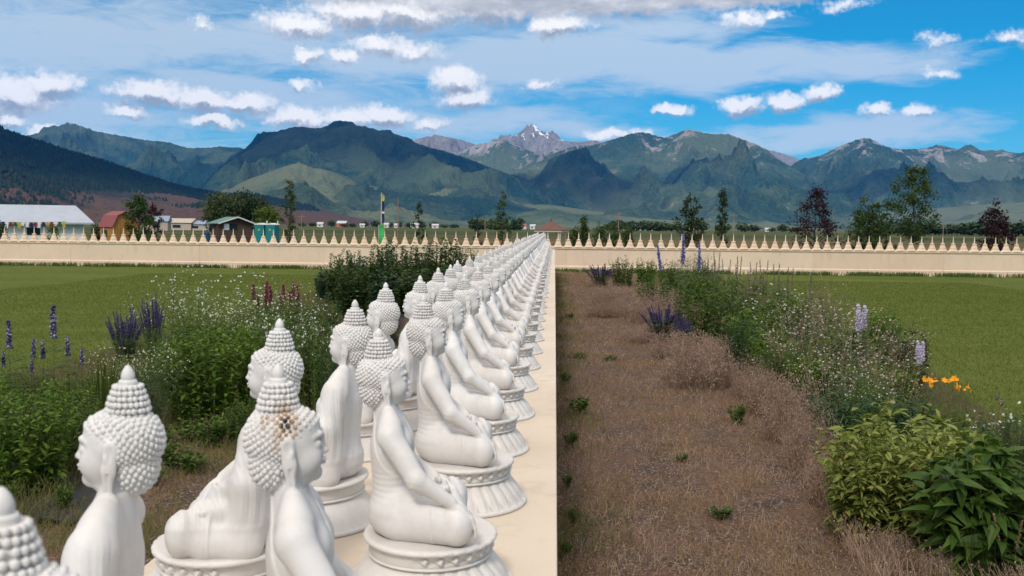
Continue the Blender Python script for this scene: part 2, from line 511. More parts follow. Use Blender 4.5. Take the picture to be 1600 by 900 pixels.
def build_figure():
    st = .0026
    zs = np.concatenate([np.arange(.222, .548, st), np.arange(.548, .726, .0019)])
    F = Field(np.arange(-.225, .185, st * .92), np.arange(-.245, .245, st * .92), zs)
    # pelvis, waist, chest
    F.ell((-.095, 0, .285), (.078, .120, .062), .02)
    F.ell((-.105, 0, .365), (.054, .074, .085), .03)
    F.ell((-.108, 0, .452), (.058, .092, .080), .03)
    F.cap((-.112, -.070, .515), (-.112, .070, .515), .034, .034, .03)
    for s in (-1, 1):
        F.ell((-.074, s * .040, .468), (.026, .043, .034), .020)                 # pectorals
        F.ell((-.112, s * .112, .503), (.034, .036, .036), .025)               # shoulders
        F.cap((-.118, s * .028, .556), (-.112, s * .085, .530), .016, .018, .03)  # trapezius
    F.cap((-.120, 0, .525), (-.130, 0, .600), .0345, .033, .018)                  # neck
    for z in (.556, .568): F.ell((-.108, 0, z), (.0235, .030, .005), .004)       # neck creases
    # head: skull under the curls, face
    head_shell(F)
    F.ell((-.107, 0, .638), (.048, .050, .055), .020)
    F.ell((-.101, 0, .604), (.041, .040, .034), .020)
    F.ell((-.072, 0, .583), (.014, .018, .012), .012)                            # chin
    for s in (-1, 1):
        F.ell((-.083, s * .028, .614), (.022, .017, .020), .018)                 # cheeks
        # brow arch, eye socket, lowered lids
        F.ell((-.0615, s * .021, .6405), (.0068, .0135, .0052), .010, cut=True)
        F.ell((-.0700, s * .021, .6385), (.0115, .0145, .0085), .004)
        F.cap((-.0555, s * .007, .6515), (-.0610, s * .022, .6570), .0026, .0026, .008)
        F.cap((-.0610, s * .022, .6570), (-.0740, s * .036, .6515), .0026, .0016, .008)
        F.cap((-.0575, s * .012, .6345), (-.0645, s * .031, .6335), .0019, .0014, .002)
        # ear with long lobe
        F.cap((-.127, s * .0610, .645), (-.121, s * .0615, .608), .0155, .0105, .006, flat=(1, .50, 1))
        F.cap((-.121, s * .0610, .608), (-.117, s * .0560, .562), .0105, .0095, .009, flat=(1, .50, 1))
        F.ell((-.124, s * .0700, .638), (.0085, .0050, .0140), .003, cut=True)
        F.cap((-.120, s * .0675, .600), (-.118, s * .0635, .572), .0030, .0035, .003, cut=True)
        F.ell((-.1165, s * .063, .628), (.0045, .006, .008), .004)
    F.cap((-.0605, 0, .652), (-.0545, 0, .6285), .0045, .0060, .008)             # nose
    F.ell((-.0515, 0, .6235), (.0080, .0060, .0058), .005)
    for s in (-1, 1): F.ell((-.0565, s * .0066, .6215), (.0068, .0050, .0045), .003)
    F.ell((-.0560, 0, .6080), (.0085, .0135, .0036), .003)                       # lips
    F.ell((-.0570, 0, .6015), (.0080, .0110, .0036), .003)
    F.cap((-.0490, -.012, .6048), (-.0490, .012, .6048), .0016, .0016, .002, cut=True)
    F.ell((-.0560, 0, .5945), (.006, .012, .0035), .004, cut=True)
    # legs, crossed
    F.cap((-.075, -.075, .288), (.080, -.160, .287), .060, .050, .022)
    F.cap((-.075, .075, .288), (.080, .160, .285), .060, .050, .022)
    F.ell((.095, -.165, .288), (.050, .052, .047), .015)
    F.ell((.095, .165, .286), (.050, .052, .047), .015)
    F.cap((.098, .160, .270), (.105, -.040, .262), .042, .030, .012)              # left shin, below
    F.cap((.096, -.155, .288), (.082, .055, .306), .042, .028, .012)              # right shin, above
    F.ell((.000, 0, .268), (.090, .120, .035), .02)                               # lap cloth
    # right foot, sole up, on the left thigh
    F.cap((.080, .055, .312), (.052, .125, .330), .024, .022, .008)
    F.ell((.048, .140, .333), (.025, .022, .015), .008)
    for i in range(5):
        tx = .028 + .0105 * i
        F.cap((tx, .150, .334), (tx - .001, .168 - .002 * i, .333), .0066 - .0006 * i, .0055 - .0005 * i, .003)
    # left foot showing under the right knee
    F.cap((.100, -.030, .262), (.060, -.110, .262), .024, .020, .01)
    # right arm reaching over the knee
    F.cap((-.110, -.120, .500), (-.040, -.167, .402), .0345, .0265, .014)
    F.cap((-.040, -.167, .402), (.072, -.172, .345), .0262, .0165, .010)
    F.ell((.094, -.170, .332), (.026, .021, .012), .010, rot=((.90, 0, -.43), (0, 1, 0), (.43, 0, .90)))
    for i, (dy, L) in enumerate(((-.0155, .85), (-.0052, 1.0), (.0052, .96), (.0150, .78))):
        p0 = (.108, -.170 + dy, .328); p1 = (.136, -.171 + dy * 1.15, .309)
        p2 = (.146 , -.172 + dy * 1.2, .309 - .026 * L); p3 = (.1485, -.172 + dy * 1.2, .309 - .050 * L)
        F.chain([p0, p1, p2, p3], [.0062, .0058, .0052, .0044], .0025)
    F.chain([(.088, -.152, .332), (.112, -.142, .322), (.132, -.140, .305)], [.0075, .0064, .0052], .004)
    # left arm, hand lying palm up in the lap
    F.cap((-.112, .120, .500), (-.092, .152, .400), .036, .031, .014)
    F.cap((-.092, .152, .400), (.022, .085, .350), .029, .018, .010)
    F.ell((.046, .045, .344), (.021, .036, .012), .010)
    for i, (dx, L) in enumerate(((-.014, .8), (-.0045, .96), (.005, 1.0), (.0145, .85))):
        F.chain([(.048 + dx, .016, .344), (.050 + dx, -.010, .346), (.049 + dx, -.010 - .028 * L, .352)], [.0060, .0056, .0046], .0025)
    F.chain([(.034, .052, .350), (.030, .030, .360), (.038, .012, .364)], [.0075, .0062, .0050], .004)
    # robe hanging from the left shoulder and arm
    F.cap((-.100, .118, .480), (-.090, .135, .320), .030, .042, .03)
    F.cap((-.088, .158, .385), (-.082, .150, .262), .028, .046, .03)
    F.cap((-.082, .150, .270), (.020, .165, .262), .040, .040, .03)
    F.ell((-.020, .110, .335), (.060, .060, .028), .02)
    f = F.f
    X = F.x[:, None, None]; Y = F.y[None, :, None]; Z = F.z[None, None, :]
    def win(v, a, b, s): return 1 / (1 + np.exp(-(v - a) / s)) * 1 / (1 + np.exp((v - b) / s))
    # robe edge across the chest and back: cloth stands a little proud left of the line
    edge = (Y - (.020 - (.560 - Z) * .62 + .02 * np.clip((X + .11) / .05, -1, 1)))
    on = win(Z, .300, .565, .003) * (1 / (1 + np.exp(-edge / .0015)))
    f -= (.0030 * on).astype(np.float32)
    f -= (.0022 * win(Z, .33, .560, .004) * np.exp(-((edge + .001) / .0035) ** 2)).astype(np.float32)
    # folds of the robe on the left side, bunched at the elbow and lap
    u = (Y - .10) * .9 + (X + .10) * 1.3
    v = Z + 1.1 * u * u * 4 + .25 * u
    folds = np.sin((u * 1.0 + (Z - .5) * .16) * 120 + 1.8 * np.sin(Z * 22)) ** 3 * win(Z, .315, .515, .012)
    f += (.0017 * folds * win(Y, .045, .4, .01)).astype(np.float32)
    # soft horizontal creases of cloth round the right of the waist
    cre = np.sin(Z * 430 + 5 * X / .1 + 2.2 * np.sin(X * 30)) * win(Z, .325, .405, .010) * win(Y, -.3, .0, .015) * win(X, -.3, -.03, .01)
    f += (.0005 * cre).astype(np.float32)
    # folds on the lap cloth and the hem across the shins
    lap = np.sin((X * .8 + Y * .5) * 170 + 2 * np.sin(Y * 18)) * win(Z, .24, .315, .01) * win(X, -.02, .2, .012)
    f += (.0008 * lap * win(np.abs(Y), -.1, .11, .01)).astype(np.float32)
    hem = np.exp(-((X - .012 + .10 * (np.abs(Y) - .1)) / .0035) ** 2) * win(Z, .235, .330, .004) * win(np.abs(Y), .075, .3, .004)
    f -= (.0022 * hem).astype(np.float32)
    V, Q = surface_nets(F)
    V[:, 2] -= .022 * np.clip((.46 - V[:, 2]) / .20, 0, 1)
    V[:, 1] *= 1 - .07 * np.clip((.40 - V[:, 2]) / .1, 0, 1)
    V[:, 0] = np.where(V[:, 0] > -.02, -.02 + (V[:, 0] + .02) * .80, V[:, 0])
    return slim(V), Q

def shell_radius(c, dirs):
    """distance from c to the hair shell along unit dirs (n,3), by marching on the two ellipsoids' union"""
    r = np.full(len(dirs), .02)
    E = HEAD_E + [((-.107, 0, .638), (.048, .050, .055))]
    out = np.zeros(len(dirs))
    for ce, re in E:
        o = (np.array(c) - np.array(ce)) / np.array(re); d = dirs / np.array(re)
        A = (d * d).sum(1); B = (o * d).sum(1); Cc = (o * o).sum() - 1
        disc = B * B - A * Cc
        t = np.where(disc > 0, (-B + np.sqrt(np.maximum(disc, 0))) / A, 0)
        out = np.maximum(out, t)
    return out

def build_hair():
    rng = np.random.default_rng(5)
    iv, if_ = ico(1)
    parts = []
    c = np.array([-.140, 0, .635])
    pts = []
    th = .06; row = 0; step = .0102
    ct, snt = math.cos(.62), math.sin(.62)
    while th < 2.9:
        n = max(6, int(round(2 * math.pi * math.sin(th) * .066 / step)))
        ph = (np.arange(n) + .5 * (row % 2)) / n * 2 * math.pi
        d = np.stack([np.sin(th) * np.cos(ph), np.sin(th) * np.sin(ph), np.full(n, np.cos(th))], 1)
        d = np.stack([d[:, 0] * ct - d[:, 2] * snt, d[:, 1], d[:, 0] * snt + d[:, 2] * ct], 1)      # rows run parallel to the hairline
        rr = shell_radius(c, d)
        p = c + d * (rr - .0002)[:, None]
        lim = np.where(p[:, 2] > .640, -.119 + (p[:, 2] - .640) * 1.55, -.119 - (.640 - p[:, 2]) * .25)
        # curls stay behind the hairline; above the forehead they run right round
        keep = (p[:, 0] < lim) & (p[:, 2] > .556) & (np.hypot(p[:, 0] + .146, p[:, 1]) > .034 - (p[:, 2] < .68))
        ear = (np.abs(p[:, 0] + .122) < .014) & (p[:, 2] < .652)
        pts.append(np.concatenate([p[keep & ~ear], d[keep & ~ear]], 1)); row += 1
        th += step / .066 * .93
    pts = np.concatenate(pts)
    p, d = pts[:, :3], pts[:, 3:]
    s = .0062 * rng.uniform(.93, 1.08, len(p))
    M = rots(d) * s[:, None, None]; M[:, :, 1] *= 1.05
    parts.append(scatter(iv, if_, M, p + rng.normal(0, .0004, p.shape)))
    # a bead line that frames the hairline over the forehead
    ph = np.linspace(-1.15, 1.15, 15)
    # topknot: rings of beads on a cone
    core = MB()
    rings = [(.7040, .0400), (.7145, .0372), (.7245, .0338), (.7340, .0300), (.7430, .0258), (.7510, .0190)]
    prof = [(.0360, .690)]
    for z, r in rings: prof += [(r * .86, z - .0045), (r * .99, z), (r * .84, z + .0045)]
    prof += [(.008, .756)]
    core.lathe(prof, 40, (-.146, 0, 0))
    # finial bud
    core.lathe([(.0075, .751), (.0115, .7545), (.0134, .7605), (.0126, .7665), (.0095, .7730), (.0050, .7785), (.0012, .7812)], 24, (-.146, 0, 0))
    cv = np.array(core.v); tri = [f for f in core.f]
    quads = np.array([f for f in tri if len(f) == 4])
    parts.append((cv, quads))
    bp, bd = [], []
    for i, (z, r) in enumerate(rings[:-1]):
        n = int(round(2 * math.pi * r / .0104)); ph = (np.arange(n) + rng.random()) / n * 2 * math.pi + rng.normal(0, .03, n)
        bp.append(np.stack([-.146 + np.cos(ph) * r, np.sin(ph) * r, np.full(n, z)], 1)); bd.append(np.stack([np.cos(ph), np.sin(ph), 0 * ph + .3], 1))
    bp = np.concatenate(bp); bd = np.concatenate(bd)
    M = rots(bd) * (.0060 * rng.uniform(.92, 1.08, len(bp)))[:, None, None]
    parts.append(scatter(iv, if_, M, bp))
    V_, F_ = merge(parts)
    return slim(V_), F_

BX, BY = .230, .264     # half sizes of the lotus base
def build_base():
    n = 420
    ph = np.arange(n) / n * 2 * math.pi
    front = np.clip((np.cos(ph) + .42) / .45, 0, 1); front = front * front * (3 - 2 * front)      # the back is left plain
    prof = [(.0, .0005), (.99, .0005, 0, 0), (1.015, .004, 0, 0), (1.02, .012, 0, 0), (1.0, .020, 0, 0)]
    P = []
    def ringp(r, z, petal=0.0, band=0.0, rim=0.0, zp=0.0, foot=0.0):
        P.append((r, z, petal, band, rim, zp, foot))
    ringp(.50, .0005); ringp(.995, .0005); ringp(1.018, .004); ringp(1.020, .015); ringp(1.004, .022); ringp(.975, .0245)
    m = 16
    for i in range(m + 1):
        t = i / m
        r = .965 - .240 * t ** .80 + .034 * math.sin(math.pi * t); z = .027 + .116 * t
        ringp(r, z, petal=math.sin(math.pi * min(1, t * .90 + .08)) ** .55, foot=1 - t)
    ringp(.730, .1455); ringp(.724, .148); ringp(.756, .150); ringp(.761, .154); ringp(.756, .158); ringp(.730, .161)
    for i in range(11):
        t = i / 10; ringp(.732 + .022 * t, .1625 + .048 * t, band=math.sin(math.pi * t))
    ringp(.765, .2125); ringp(.788, .2150); ringp(.806, .2190); ringp(.810, .2260, rim=.5); ringp(.802, .2330, rim=.6); ringp(.782, .2370, rim=.3); ringp(.755, .2385); ringp(.735, .2375); ringp(.50, .238)
    rows = []
    N1, N2, N3 = 28, 26, 30
    for (r, z, petal, band, rim, zp, foot) in P:
        a = ph * N1
        tt = np.clip((z - .027) / .116, 0, 1)
        lean_ = a + 2.2 * tt                                   # petals lean a little as they rise
        leaf = np.abs(np.sin(lean_ / 2)); wdt = math.sin(math.pi * min(1, .15 + .75 * (1 - tt))) * .9 + .1
        rib = np.clip((leaf - (1 - wdt)) / max(wdt, .1), 0, 1) ** .7 - .6
        fine = .30 * np.cos(lean_ * 3)
        d = petal * front * (.046 * rib + .012 * fine) + .010 * front * np.cos(ph * N1 + 1.5) * (1 - tt) ** 4 * (petal > 0)
        b = ph * N2
        t = (z - .1625) / .048
        d = d + band * front * .040 * np.clip(np.cos(b) * np.cos((t - .5) * 4.2) * 1.0 + .45 * np.cos(2 * b + 7 * t) * np.cos(9 * t), -.4, 1)
        d = d + rim * front * .032 * (np.abs(np.sin(ph * N3 / 2)) ** .6 - .6)
        # cushion edge undulates softly
        zz = z
        rr = r + d
        rows.append(np.stack([np.cos(ph) * rr * BX, np.sin(ph) * rr * BY, np.full(n, 1.0) * zz], 1))
    V = np.concatenate(rows)
    k = len(rows)
    i = np.arange(k - 1)[:, None] * n; j = np.arange(n)[None]
    Fq = np.stack([i + j, i + (j + 1) % n, i + n + (j + 1) % n, i + n + j], 2).reshape(-1, 4)
    cap = np.array([[0, 0, .2382]]); 
    V = np.concatenate([V, [[0, 0, .0005], [0, 0, .2382]]])
    V[:, 2] *= .655
    b0, b1 = len(V) - 2, len(V) - 1
    j = np.arange(n)
    tb = np.stack([np.full(n, b0), (j + 1) % n, j], 1)
    tt = np.stack([np.full(n, b1), (k - 1) * n + j, (k - 1) * n + (j + 1) % n], 1)
    return V, [Fq, np.concatenate([tb, tt])]

def statue_mat(name, base=(.73, .697, .672), base2=(.66, .625, .593), stain=False):
    m, t, b = mat(name)
    tc = t.new('ShaderNodeTexCoord').outputs['Object']
    oi = t.new('ShaderNodeObjectInfo').outputs['Random']
    off = t.vmath('ADD', tc, t.vmath('MULTIPLY', (13.0, 7.0, 5.0), t.math('MULTIPLY', oi, 1.0)) if False else tc)
    cmb = t.new('ShaderNodeCombineXYZ'); t.put(cmb.inputs[0], t.math('MULTIPLY', oi, 37.0)); t.put(cmb.inputs[2], t.math('MULTIPLY', oi, 11.0))
    P = t.vmath('ADD', tc, cmb.outputs[0])
    n1 = t.noise(P, 9, 6, .65); n2 = t.noise(t.vmath('MULTIPLY', P, (1, 1, .35)), 26, 5, .7)
    col = t.mix(t.smooth(n1, .36, .68), base, base2)
    col = t.mix(1.0, col, t.ramp(oi, [(0, (.93, .91, .89)), (.5, (1, .985, .97)), (1, (.98, 1.0, 1.0))]), 'MULTIPLY')
    col = t.mix(t.math('MULTIPLY', t.smooth(n2, .50, .76), .32), col, (.52, .475, .42))
    # browner and darker in the grooves, picked by concavity
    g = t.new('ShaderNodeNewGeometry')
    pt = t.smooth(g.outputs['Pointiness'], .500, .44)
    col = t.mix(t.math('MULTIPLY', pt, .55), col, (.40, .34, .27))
    # a few tiny dark specks
    sp = t.new('ShaderNodeTexVoronoi'); sp.inputs['Scale'].default_value = 15; t.l.new(P, sp.inputs['Vector'])
    sel = t.math('GREATER_THAN', t.vmath('DOT_PRODUCT', sp.outputs['Color'], (1, 0, 0), out=1), .93)
    col = t.mix(t.math('MULTIPLY', t.math('LESS_THAN', sp.outputs['Distance'], .045), sel), col, (.12, .10, .08))
    if stain:
        w = t.vmath('ADD', tc, t.scale(t.vmath('SUBTRACT', t.noise(tc, 55, 4, .7, color=True), (.5, .5, .5)), .022))
        def blob(c, r, r2):
            d = t.vmath('LENGTH', t.vmath('MULTIPLY', t.vmath('SUBTRACT', w, c), (1, 1, r2)), out=1)
            return t.smooth(d, r, r * .25)
        for c, r, r2, cc, a in (((-.128, -.050, .644), .036, .50, (.40, .22, .09), .95), ((-.168, -.040, .654), .016, .6, (.30, .18, .09), .8), ((-.092, -.034, .664), .009, .8, (.04, .025, .02), 1.0),
                                ((-.130, -.050, .648), .0150, .42, (.020, .012, .008), 1.0), ((-.1280, -.056, .622), .011, .6, (.30, .15, .06), .9)):
            col = t.mix(t.math('MULTIPLY', blob(c, r, r2), a), col, cc)
    t.l.new(col, b.inputs['Base Color'])
    b.inputs['Roughness'].default_value = .52; b.inputs['Specular IOR Level'].default_value = .32
    b.inputs['Subsurface Weight'].default_value = 0.0
    h = t.math('ADD', t.math('MULTIPLY', t.noise(P, 160, 4, .6), .5), t.math('MULTIPLY', n2, .5))
    bump(t, b, h, .34, .0018)
    return m

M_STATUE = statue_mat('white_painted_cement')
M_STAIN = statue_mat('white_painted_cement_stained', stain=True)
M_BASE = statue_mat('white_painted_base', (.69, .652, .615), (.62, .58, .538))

_V, _Q = build_figure()
ME_FIG = np_mesh('figure', _V, _Q, [M_STATUE])
_V, _Q = build_hair()
ME_HAIR = np_mesh('hair', _V, _Q, [M_STATUE])
ME_HAIR_STAINED = ME_HAIR.copy(); ME_HAIR_STAINED.materials[0] = M_STAIN
_V, _Q = build_base()
ME_BASE = np_mesh('lotus_base', _V, _Q, [M_BASE])

WALL_TOP = EYE - 1.0
def statue(x, y, rz, label, group, stained=False, scale=1.0):
    t = empty('buddha_statue', (x, y, WALL_TOP), rz, label, 'statue', group)
    t.scale = (scale,) * 3
    kid(t, mobj('figure', ME_FIG))
    h = kid(t, mobj('curled_hair', ME_HAIR_STAINED if stained else ME_HAIR))
    if stained: h['label'] = 'curled hair with brown and black burn stain'
    kid(t, mobj('lotus_base', ME_BASE))
    return t

ORD = ['nearest', 'second', 'third', 'fourth', 'fifth', 'sixth', 'seventh', 'eighth', 'ninth', 'tenth', 'eleventh', 'twelfth']
rs = random.Random(3)
# right row: facing right (+X); distances along the row read from the photograph
RIGHT = [(.99, -.376, 10), (1.90, -.352, 12), (2.90, -.337, 8), (3.80, -.325, 5), (4.70, -.337, 6), (5.56, -.328, 5)]
y = RIGHT[-1][0]
while y < 45.0:
    y += .95 + rs.uniform(-.05, .05)
    RIGHT.append((y, -.325 + rs.uniform(-.012, .012), rs.uniform(-4, 5)))
LEFT = [(1.79, -.890, -10), (2.757, -.872, -3), (3.51, -.810, 4), (4.60, -.878, 9), (5.255, -.815, 2), (6.28, -.836, 5), (6.80, -.816, 0)]
y = LEFT[-1][0]
while y < 45.0:
    y += .95 + rs.uniform(-.06, .06)
    LEFT.append((y, -.835 + rs.uniform(-.02, .02), rs.uniform(-5, 7)))
RL = {0: 'white seated buddha at the bottom left corner, only its curled topknot in view',
      1: 'white seated buddha with brown and black stain on its curled hair, facing right',
      2: 'white seated buddha of the right row, next beyond the stained one',
      3: 'white seated buddha of the right row, third one in front of the lens from the stained hair statue'}
LLB = {0: 'white seated buddha facing left, nearest of its row, cut off below the shoulders',
       1: 'white seated buddha in left profile with its knee and foot showing, behind the stained statue',
       2: 'white seated buddha facing left with long smooth robed back, third of the left row'}
for i, (y, x, dr) in enumerate(RIGHT):
    if i == 3: lab = 'white seated buddha facing right, fourth of the right row counted from the camera'
    elif i in RL: lab = RL[i]
    elif i < 12: lab = 'white seated buddha facing right, %s of the right row counted from the camera' % ORD[i]
    else: lab = 'small far white seated buddha facing right, beyond the first twelve of its row'
    o_ = statue(x, y, R(dr), lab, 'seated statues of the row facing right', stained=(i == 1))
    if i == 2: o_.scale = (1, 1, .955)
for i, (y, x, dr) in enumerate(LEFT):
    if i in LLB: lab = LLB[i]
    elif i < 12: lab = 'white seated buddha facing left, %s of the left row counted from the camera' % ORD[i]
    else: lab = 'small far white seated buddha facing left, beyond the first twelve of its row'
    statue(x, y, math.pi - R(dr), lab, 'seated statues of the row facing left')
# ================================================================== terrain
def perlin(x, y, seed=0):
    rng = np.random.default_rng(seed); p = rng.permutation(512); p = np.concatenate([p, p, p])
    ang = rng.random(512) * 2 * np.pi; gx, gy = np.cos(ang), np.sin(ang)
    xi = np.floor(x).astype(int); yi = np.floor(y).astype(int); xf = x - xi; yf = y - yi
    u = xf ** 3 * (xf * (xf * 6 - 15) + 10); v = yf ** 3 * (yf * (yf * 6 - 15) + 10)
    def g(ix, iy, dx, dy):
        h = p[(p[ix & 511] + iy) & 511]; return gx[h] * dx + gy[h] * dy
    a = g(xi, yi, xf, yf); b = g(xi + 1, yi, xf - 1, yf); c = g(xi, yi + 1, xf, yf - 1); d = g(xi + 1, yi + 1, xf - 1, yf - 1)
    return (a + (b - a) * u) * (1 - v) + (c + (d - c) * u) * v
def fbm(x, y, oct=5, seed=0, gain=.5):
    s = 0; a = 1
    for i in range(oct): s = s + a * perlin(x * 2 ** i + 17 * i, y * 2 ** i, seed + i); a *= gain
    return s
def ridged(x, y, oct=5, seed=0, gain=.5):
    s = 0; a = 1; w = 1
    for i in range(oct):
        n = 1 - np.abs(perlin(x * 2 ** i + 31 * i, y * 2 ** i, seed + i)) * 2; n = n * n * w
        s = s + a * n; w = np.clip(n * 1.6, 0, 1); a *= gain
    return s

def mountain_mat(name, forest, grass, rock, rock_amt=.5, snow=0.0, rock_z=(300, 900), tree_scale=.02, grass_amt=.5, foot=False):
    m, t, b = mat(name)
    P = t.new('ShaderNodeTexCoord').outputs['Object']
    sep = t.new('ShaderNodeSeparateXYZ'); t.l.new(P, sep.inputs[0]); z = sep.outputs[2]
    Pv = t.vmath('MULTIPLY', P, (1, 1, .45))
    foot_z = t.smooth(t.math('ADD', z, t.math('MULTIPLY_ADD', t.noise(P, .0028, 5, .62), 260, -130)), 105, 60) if foot else None
    big = t.noise(P, .0011, 5, .6); mid = t.noise(Pv, .0045, 6, .65); fine = t.noise(Pv, .022, 5, .7); speck = t.noise(P, tree_scale * 2.4, 3, .7)
    fcol = t.mix(t.smooth(speck, .35, .66), forest, tuple(c * 1.9 for c in forest))
    col = t.mix(t.math('MULTIPLY', t.smooth(t.math('ADD', big, t.math('MULTIPLY', fine, .25)), .56, .74), grass_amt * 1.6, clamp=True), fcol, grass)
    col = t.mix(t.math('MULTIPLY', t.smooth(mid, .50, .66), .35), col, tuple(c * 1.25 for c in grass))
    if foot: col = t.mix(foot_z, fcol, t.mix(t.smooth(mid, .42, .6), grass, rock))
    hz = t.smooth(z, rock_z[0], rock_z[1], -.16, .20)
    rk = t.math('ADD', t.math('ADD', t.math('MULTIPLY', mid, .65), t.math('MULTIPLY', fine, .45)), hz)
    rk = t.math('ADD', rk, rock_amt * .3 - .15)
    rcol = t.mix(t.smooth(fine, .35, .7), rock, tuple(c * .6 for c in rock))
    col = t.mix(t.smooth(rk, .575, .635), col, rcol)
    if snow:
        sn = t.math('ADD', t.noise(t.vmath('MULTIPLY', P, (1, 1, .35)), .0085, 5, .68), t.smooth(z, snow * .74, snow * .92, -.30, .0))
        col = t.mix(t.smooth(sn, .555, .585), col, (.86, .88, .92))
    t.l.new(col, b.inputs['Base Color']); b.inputs['Roughness'].default_value = .95; b.inputs['Specular IOR Level'].default_value = .05
    bump(t, b, t.math('ADD', t.math('MULTIPLY', fine, 1.0), t.math('MULTIPLY', speck, .45)), 1.0, 45.0)
    return m

def mountain(label, prof, R1, width, m, seed, spur=.42, nx=620, nr=120, feat=1500., power=1.25, back=.45, foot_drop=12, azlim=None, rough=.012):
    az = []; tn = []
    for px, py in prof:
        d = ray(px, py); az.append(math.atan2(d.x, d.y)); tn.append(d.z / math.hypot(d.x, d.y))
    a0, a1 = azlim or (az[0], az[-1])
    A = np.linspace(a0, a1, nx)
    crest = np.interp(A, az, tn)
    k = 3; ker = np.ones(k) / k; crest = np.convolve(np.pad(crest, k // 2, 'edge'), ker, 'valid')
    T = np.concatenate([np.linspace(0, 1, nr), 1 + np.linspace(0, back, nr // 4)[1:]])
    Rc = R1 * (1 + .05 * fbm(A * 6, A * 0 + seed, 3, seed))
    rr = Rc[:, None] + (T[None] - 1) * width
    X = rr * np.sin(A)[:, None]; Y = rr * np.cos(A)[:, None]
    Hc = EYE + Rc * crest
    Hc = Hc + rough * np.abs(Hc) * fbm(A * 260, A * 0, 4, seed + 9, .6)
    t = np.clip(T, 0, 1)[None]
    shape = np.where(T[None] <= 1, t ** power, 1 - (T[None] - 1) * .9)
    w = (1 - t) ** .55 * t ** .7 * 2.0
    wx = X + 260 * fbm(X / 900, Y / 900, 3, seed + 5); wy = Y + 260 * fbm(X / 900 + 9, Y / 900, 3, seed + 6)
    rg = ridged(wx / feat, wy / (feat * 1.7), 7, seed, .56) - .75
    rg2 = ridged(A[:, None] * R1 / (feat * .55) + .5 * fbm(X / 700, Y / 700, 3, seed + 2), T[None] * .6 + 0 * X, 4, seed + 3, .5) - .8
    Z = Hc[:, None] * shape + Hc[:, None] * spur * w * (.75 * rg + .38 * rg2) - (1 - t) ** 3 * foot_drop
    # keep everything in front of the crest below the sight line to the crest
    sight = EYE + (rr) * (np.interp(A, az, tn))[:, None] - 2
    Z = np.where(T[None] < .97, np.minimum(Z, sight), Z)
    n0, n1 = X.shape
    V = np.stack([X, Y, Z], 2).reshape(-1, 3)
    i = np.arange(n0 - 1)[:, None] * n1; j = np.arange(n1 - 1)[None]
    F = np.stack([i + j, i + n1 + j, i + n1 + j + 1, i + j + 1], 2).reshape(-1, 4)
    o = mobj('mountains', np_mesh('mountains', V, F, [m], smooth=True))
    tag(o, label, None, None, 'structure')
    return o, X, Y, Z

DARKF = (.010, .028, .023)
M_MT_A = mountain_mat('forested_mountain', DARKF, (.090, .115, .060), (.30, .25, .225), .45, rock_z=(500, 1500), grass_amt=.35)
M_MT_B = mountain_mat('rocky_mountain', (.020, .040, .026), (.105, .130, .068), (.33, .29, .275), .74, rock_z=(350, 1700), grass_amt=.4)
M_MT_C = mountain_mat('bare_peaks', (.05, .06, .045), (.12, .12, .09), (.225, .21, .205), 1.25, snow=1210., rock_z=(100, 900), grass_amt=.3)
M_MT_D = mountain_mat('rocky_snow_mountain', (.020, .040, .026), (.105, .130, .068), (.33, .295, .28), .78, snow=1130., rock_z=(350, 1500), grass_amt=.4)
M_MT_E = mountain_mat('lit_foothills', (.036, .058, .032), (.125, .14, .075), (.27, .235, .215), .15, grass_amt=.8)
M_MT_N = mountain_mat('near_hill', (.012, .020, .016), (.090, .058, .036), (.10, .055, .045), .1, rock_z=(300, 900), grass_amt=.2, tree_scale=.03, foot=True)

mountain('distant bare snowy peaks in the middle of the range', [(560, 240), (600, 209), (622, 212), (648, 218), (668, 213), (700, 214), (722, 219), (744, 226), (770, 225), (780, 220), (794, 215), (808, 211), (820, 208), (836, 208), (850, 211), (864, 215), (880, 220), (900, 222), (930, 219), (980, 235), (1020, 260)],
         13500, 4200, M_MT_C, 41, rough=.004, feat=1300, spur=.48, nx=420, nr=100)
mountain('green ridge in front of the snowy peaks', [(660, 275), (690, 256), (712, 243), (730, 232), (748, 225), (775, 221), (792, 222), (808, 227), (822, 233), (850, 245), (868, 238), (890, 230), (915, 225), (945, 224), (990, 240), (1020, 262)], 11800, 3600, M_MT_D, 33, feat=1200, spur=.40, nx=320, nr=100)
mountain('distant bare saddle between the right hand mountains', [(1120, 262), (1150, 238), (1185, 236), (1215, 243), (1250, 249), (1290, 242), (1310, 236), (1340, 230), (1400, 240)],
         13500, 4000, M_MT_C, 45, feat=1300, spur=.3, nx=260, nr=90)
mountain('pale rounded mountains behind the dark hill on the left', [(-320, 250), (-180, 232), (-60, 226), (20, 218), (60, 214), (84, 206), (112, 202), (140, 203), (165, 208), (200, 214), (228, 219), (262, 222), (292, 231), (318, 231), (345, 229), (372, 231), (400, 240), (450, 270)],
         11500, 4200, M_MT_A, 12, feat=1700, spur=.48, nx=560)
mountain('right hand mountain with snow streaked top', [(1130, 345), (1180, 300), (1225, 268), (1258, 250), (1290, 240), (1318, 230), (1345, 224), (1362, 223), (1386, 229), (1400, 233), (1432, 233), (1450, 231), (1463, 226), (1472, 227), (1490, 232), (1516, 236), (1530, 241), (1560, 238), (1590, 240), (1640, 236), (1700, 241), (1800, 230), (1950, 250)],
         11200, 4600, M_MT_D, 73, feat=1500, spur=.42, nx=640)
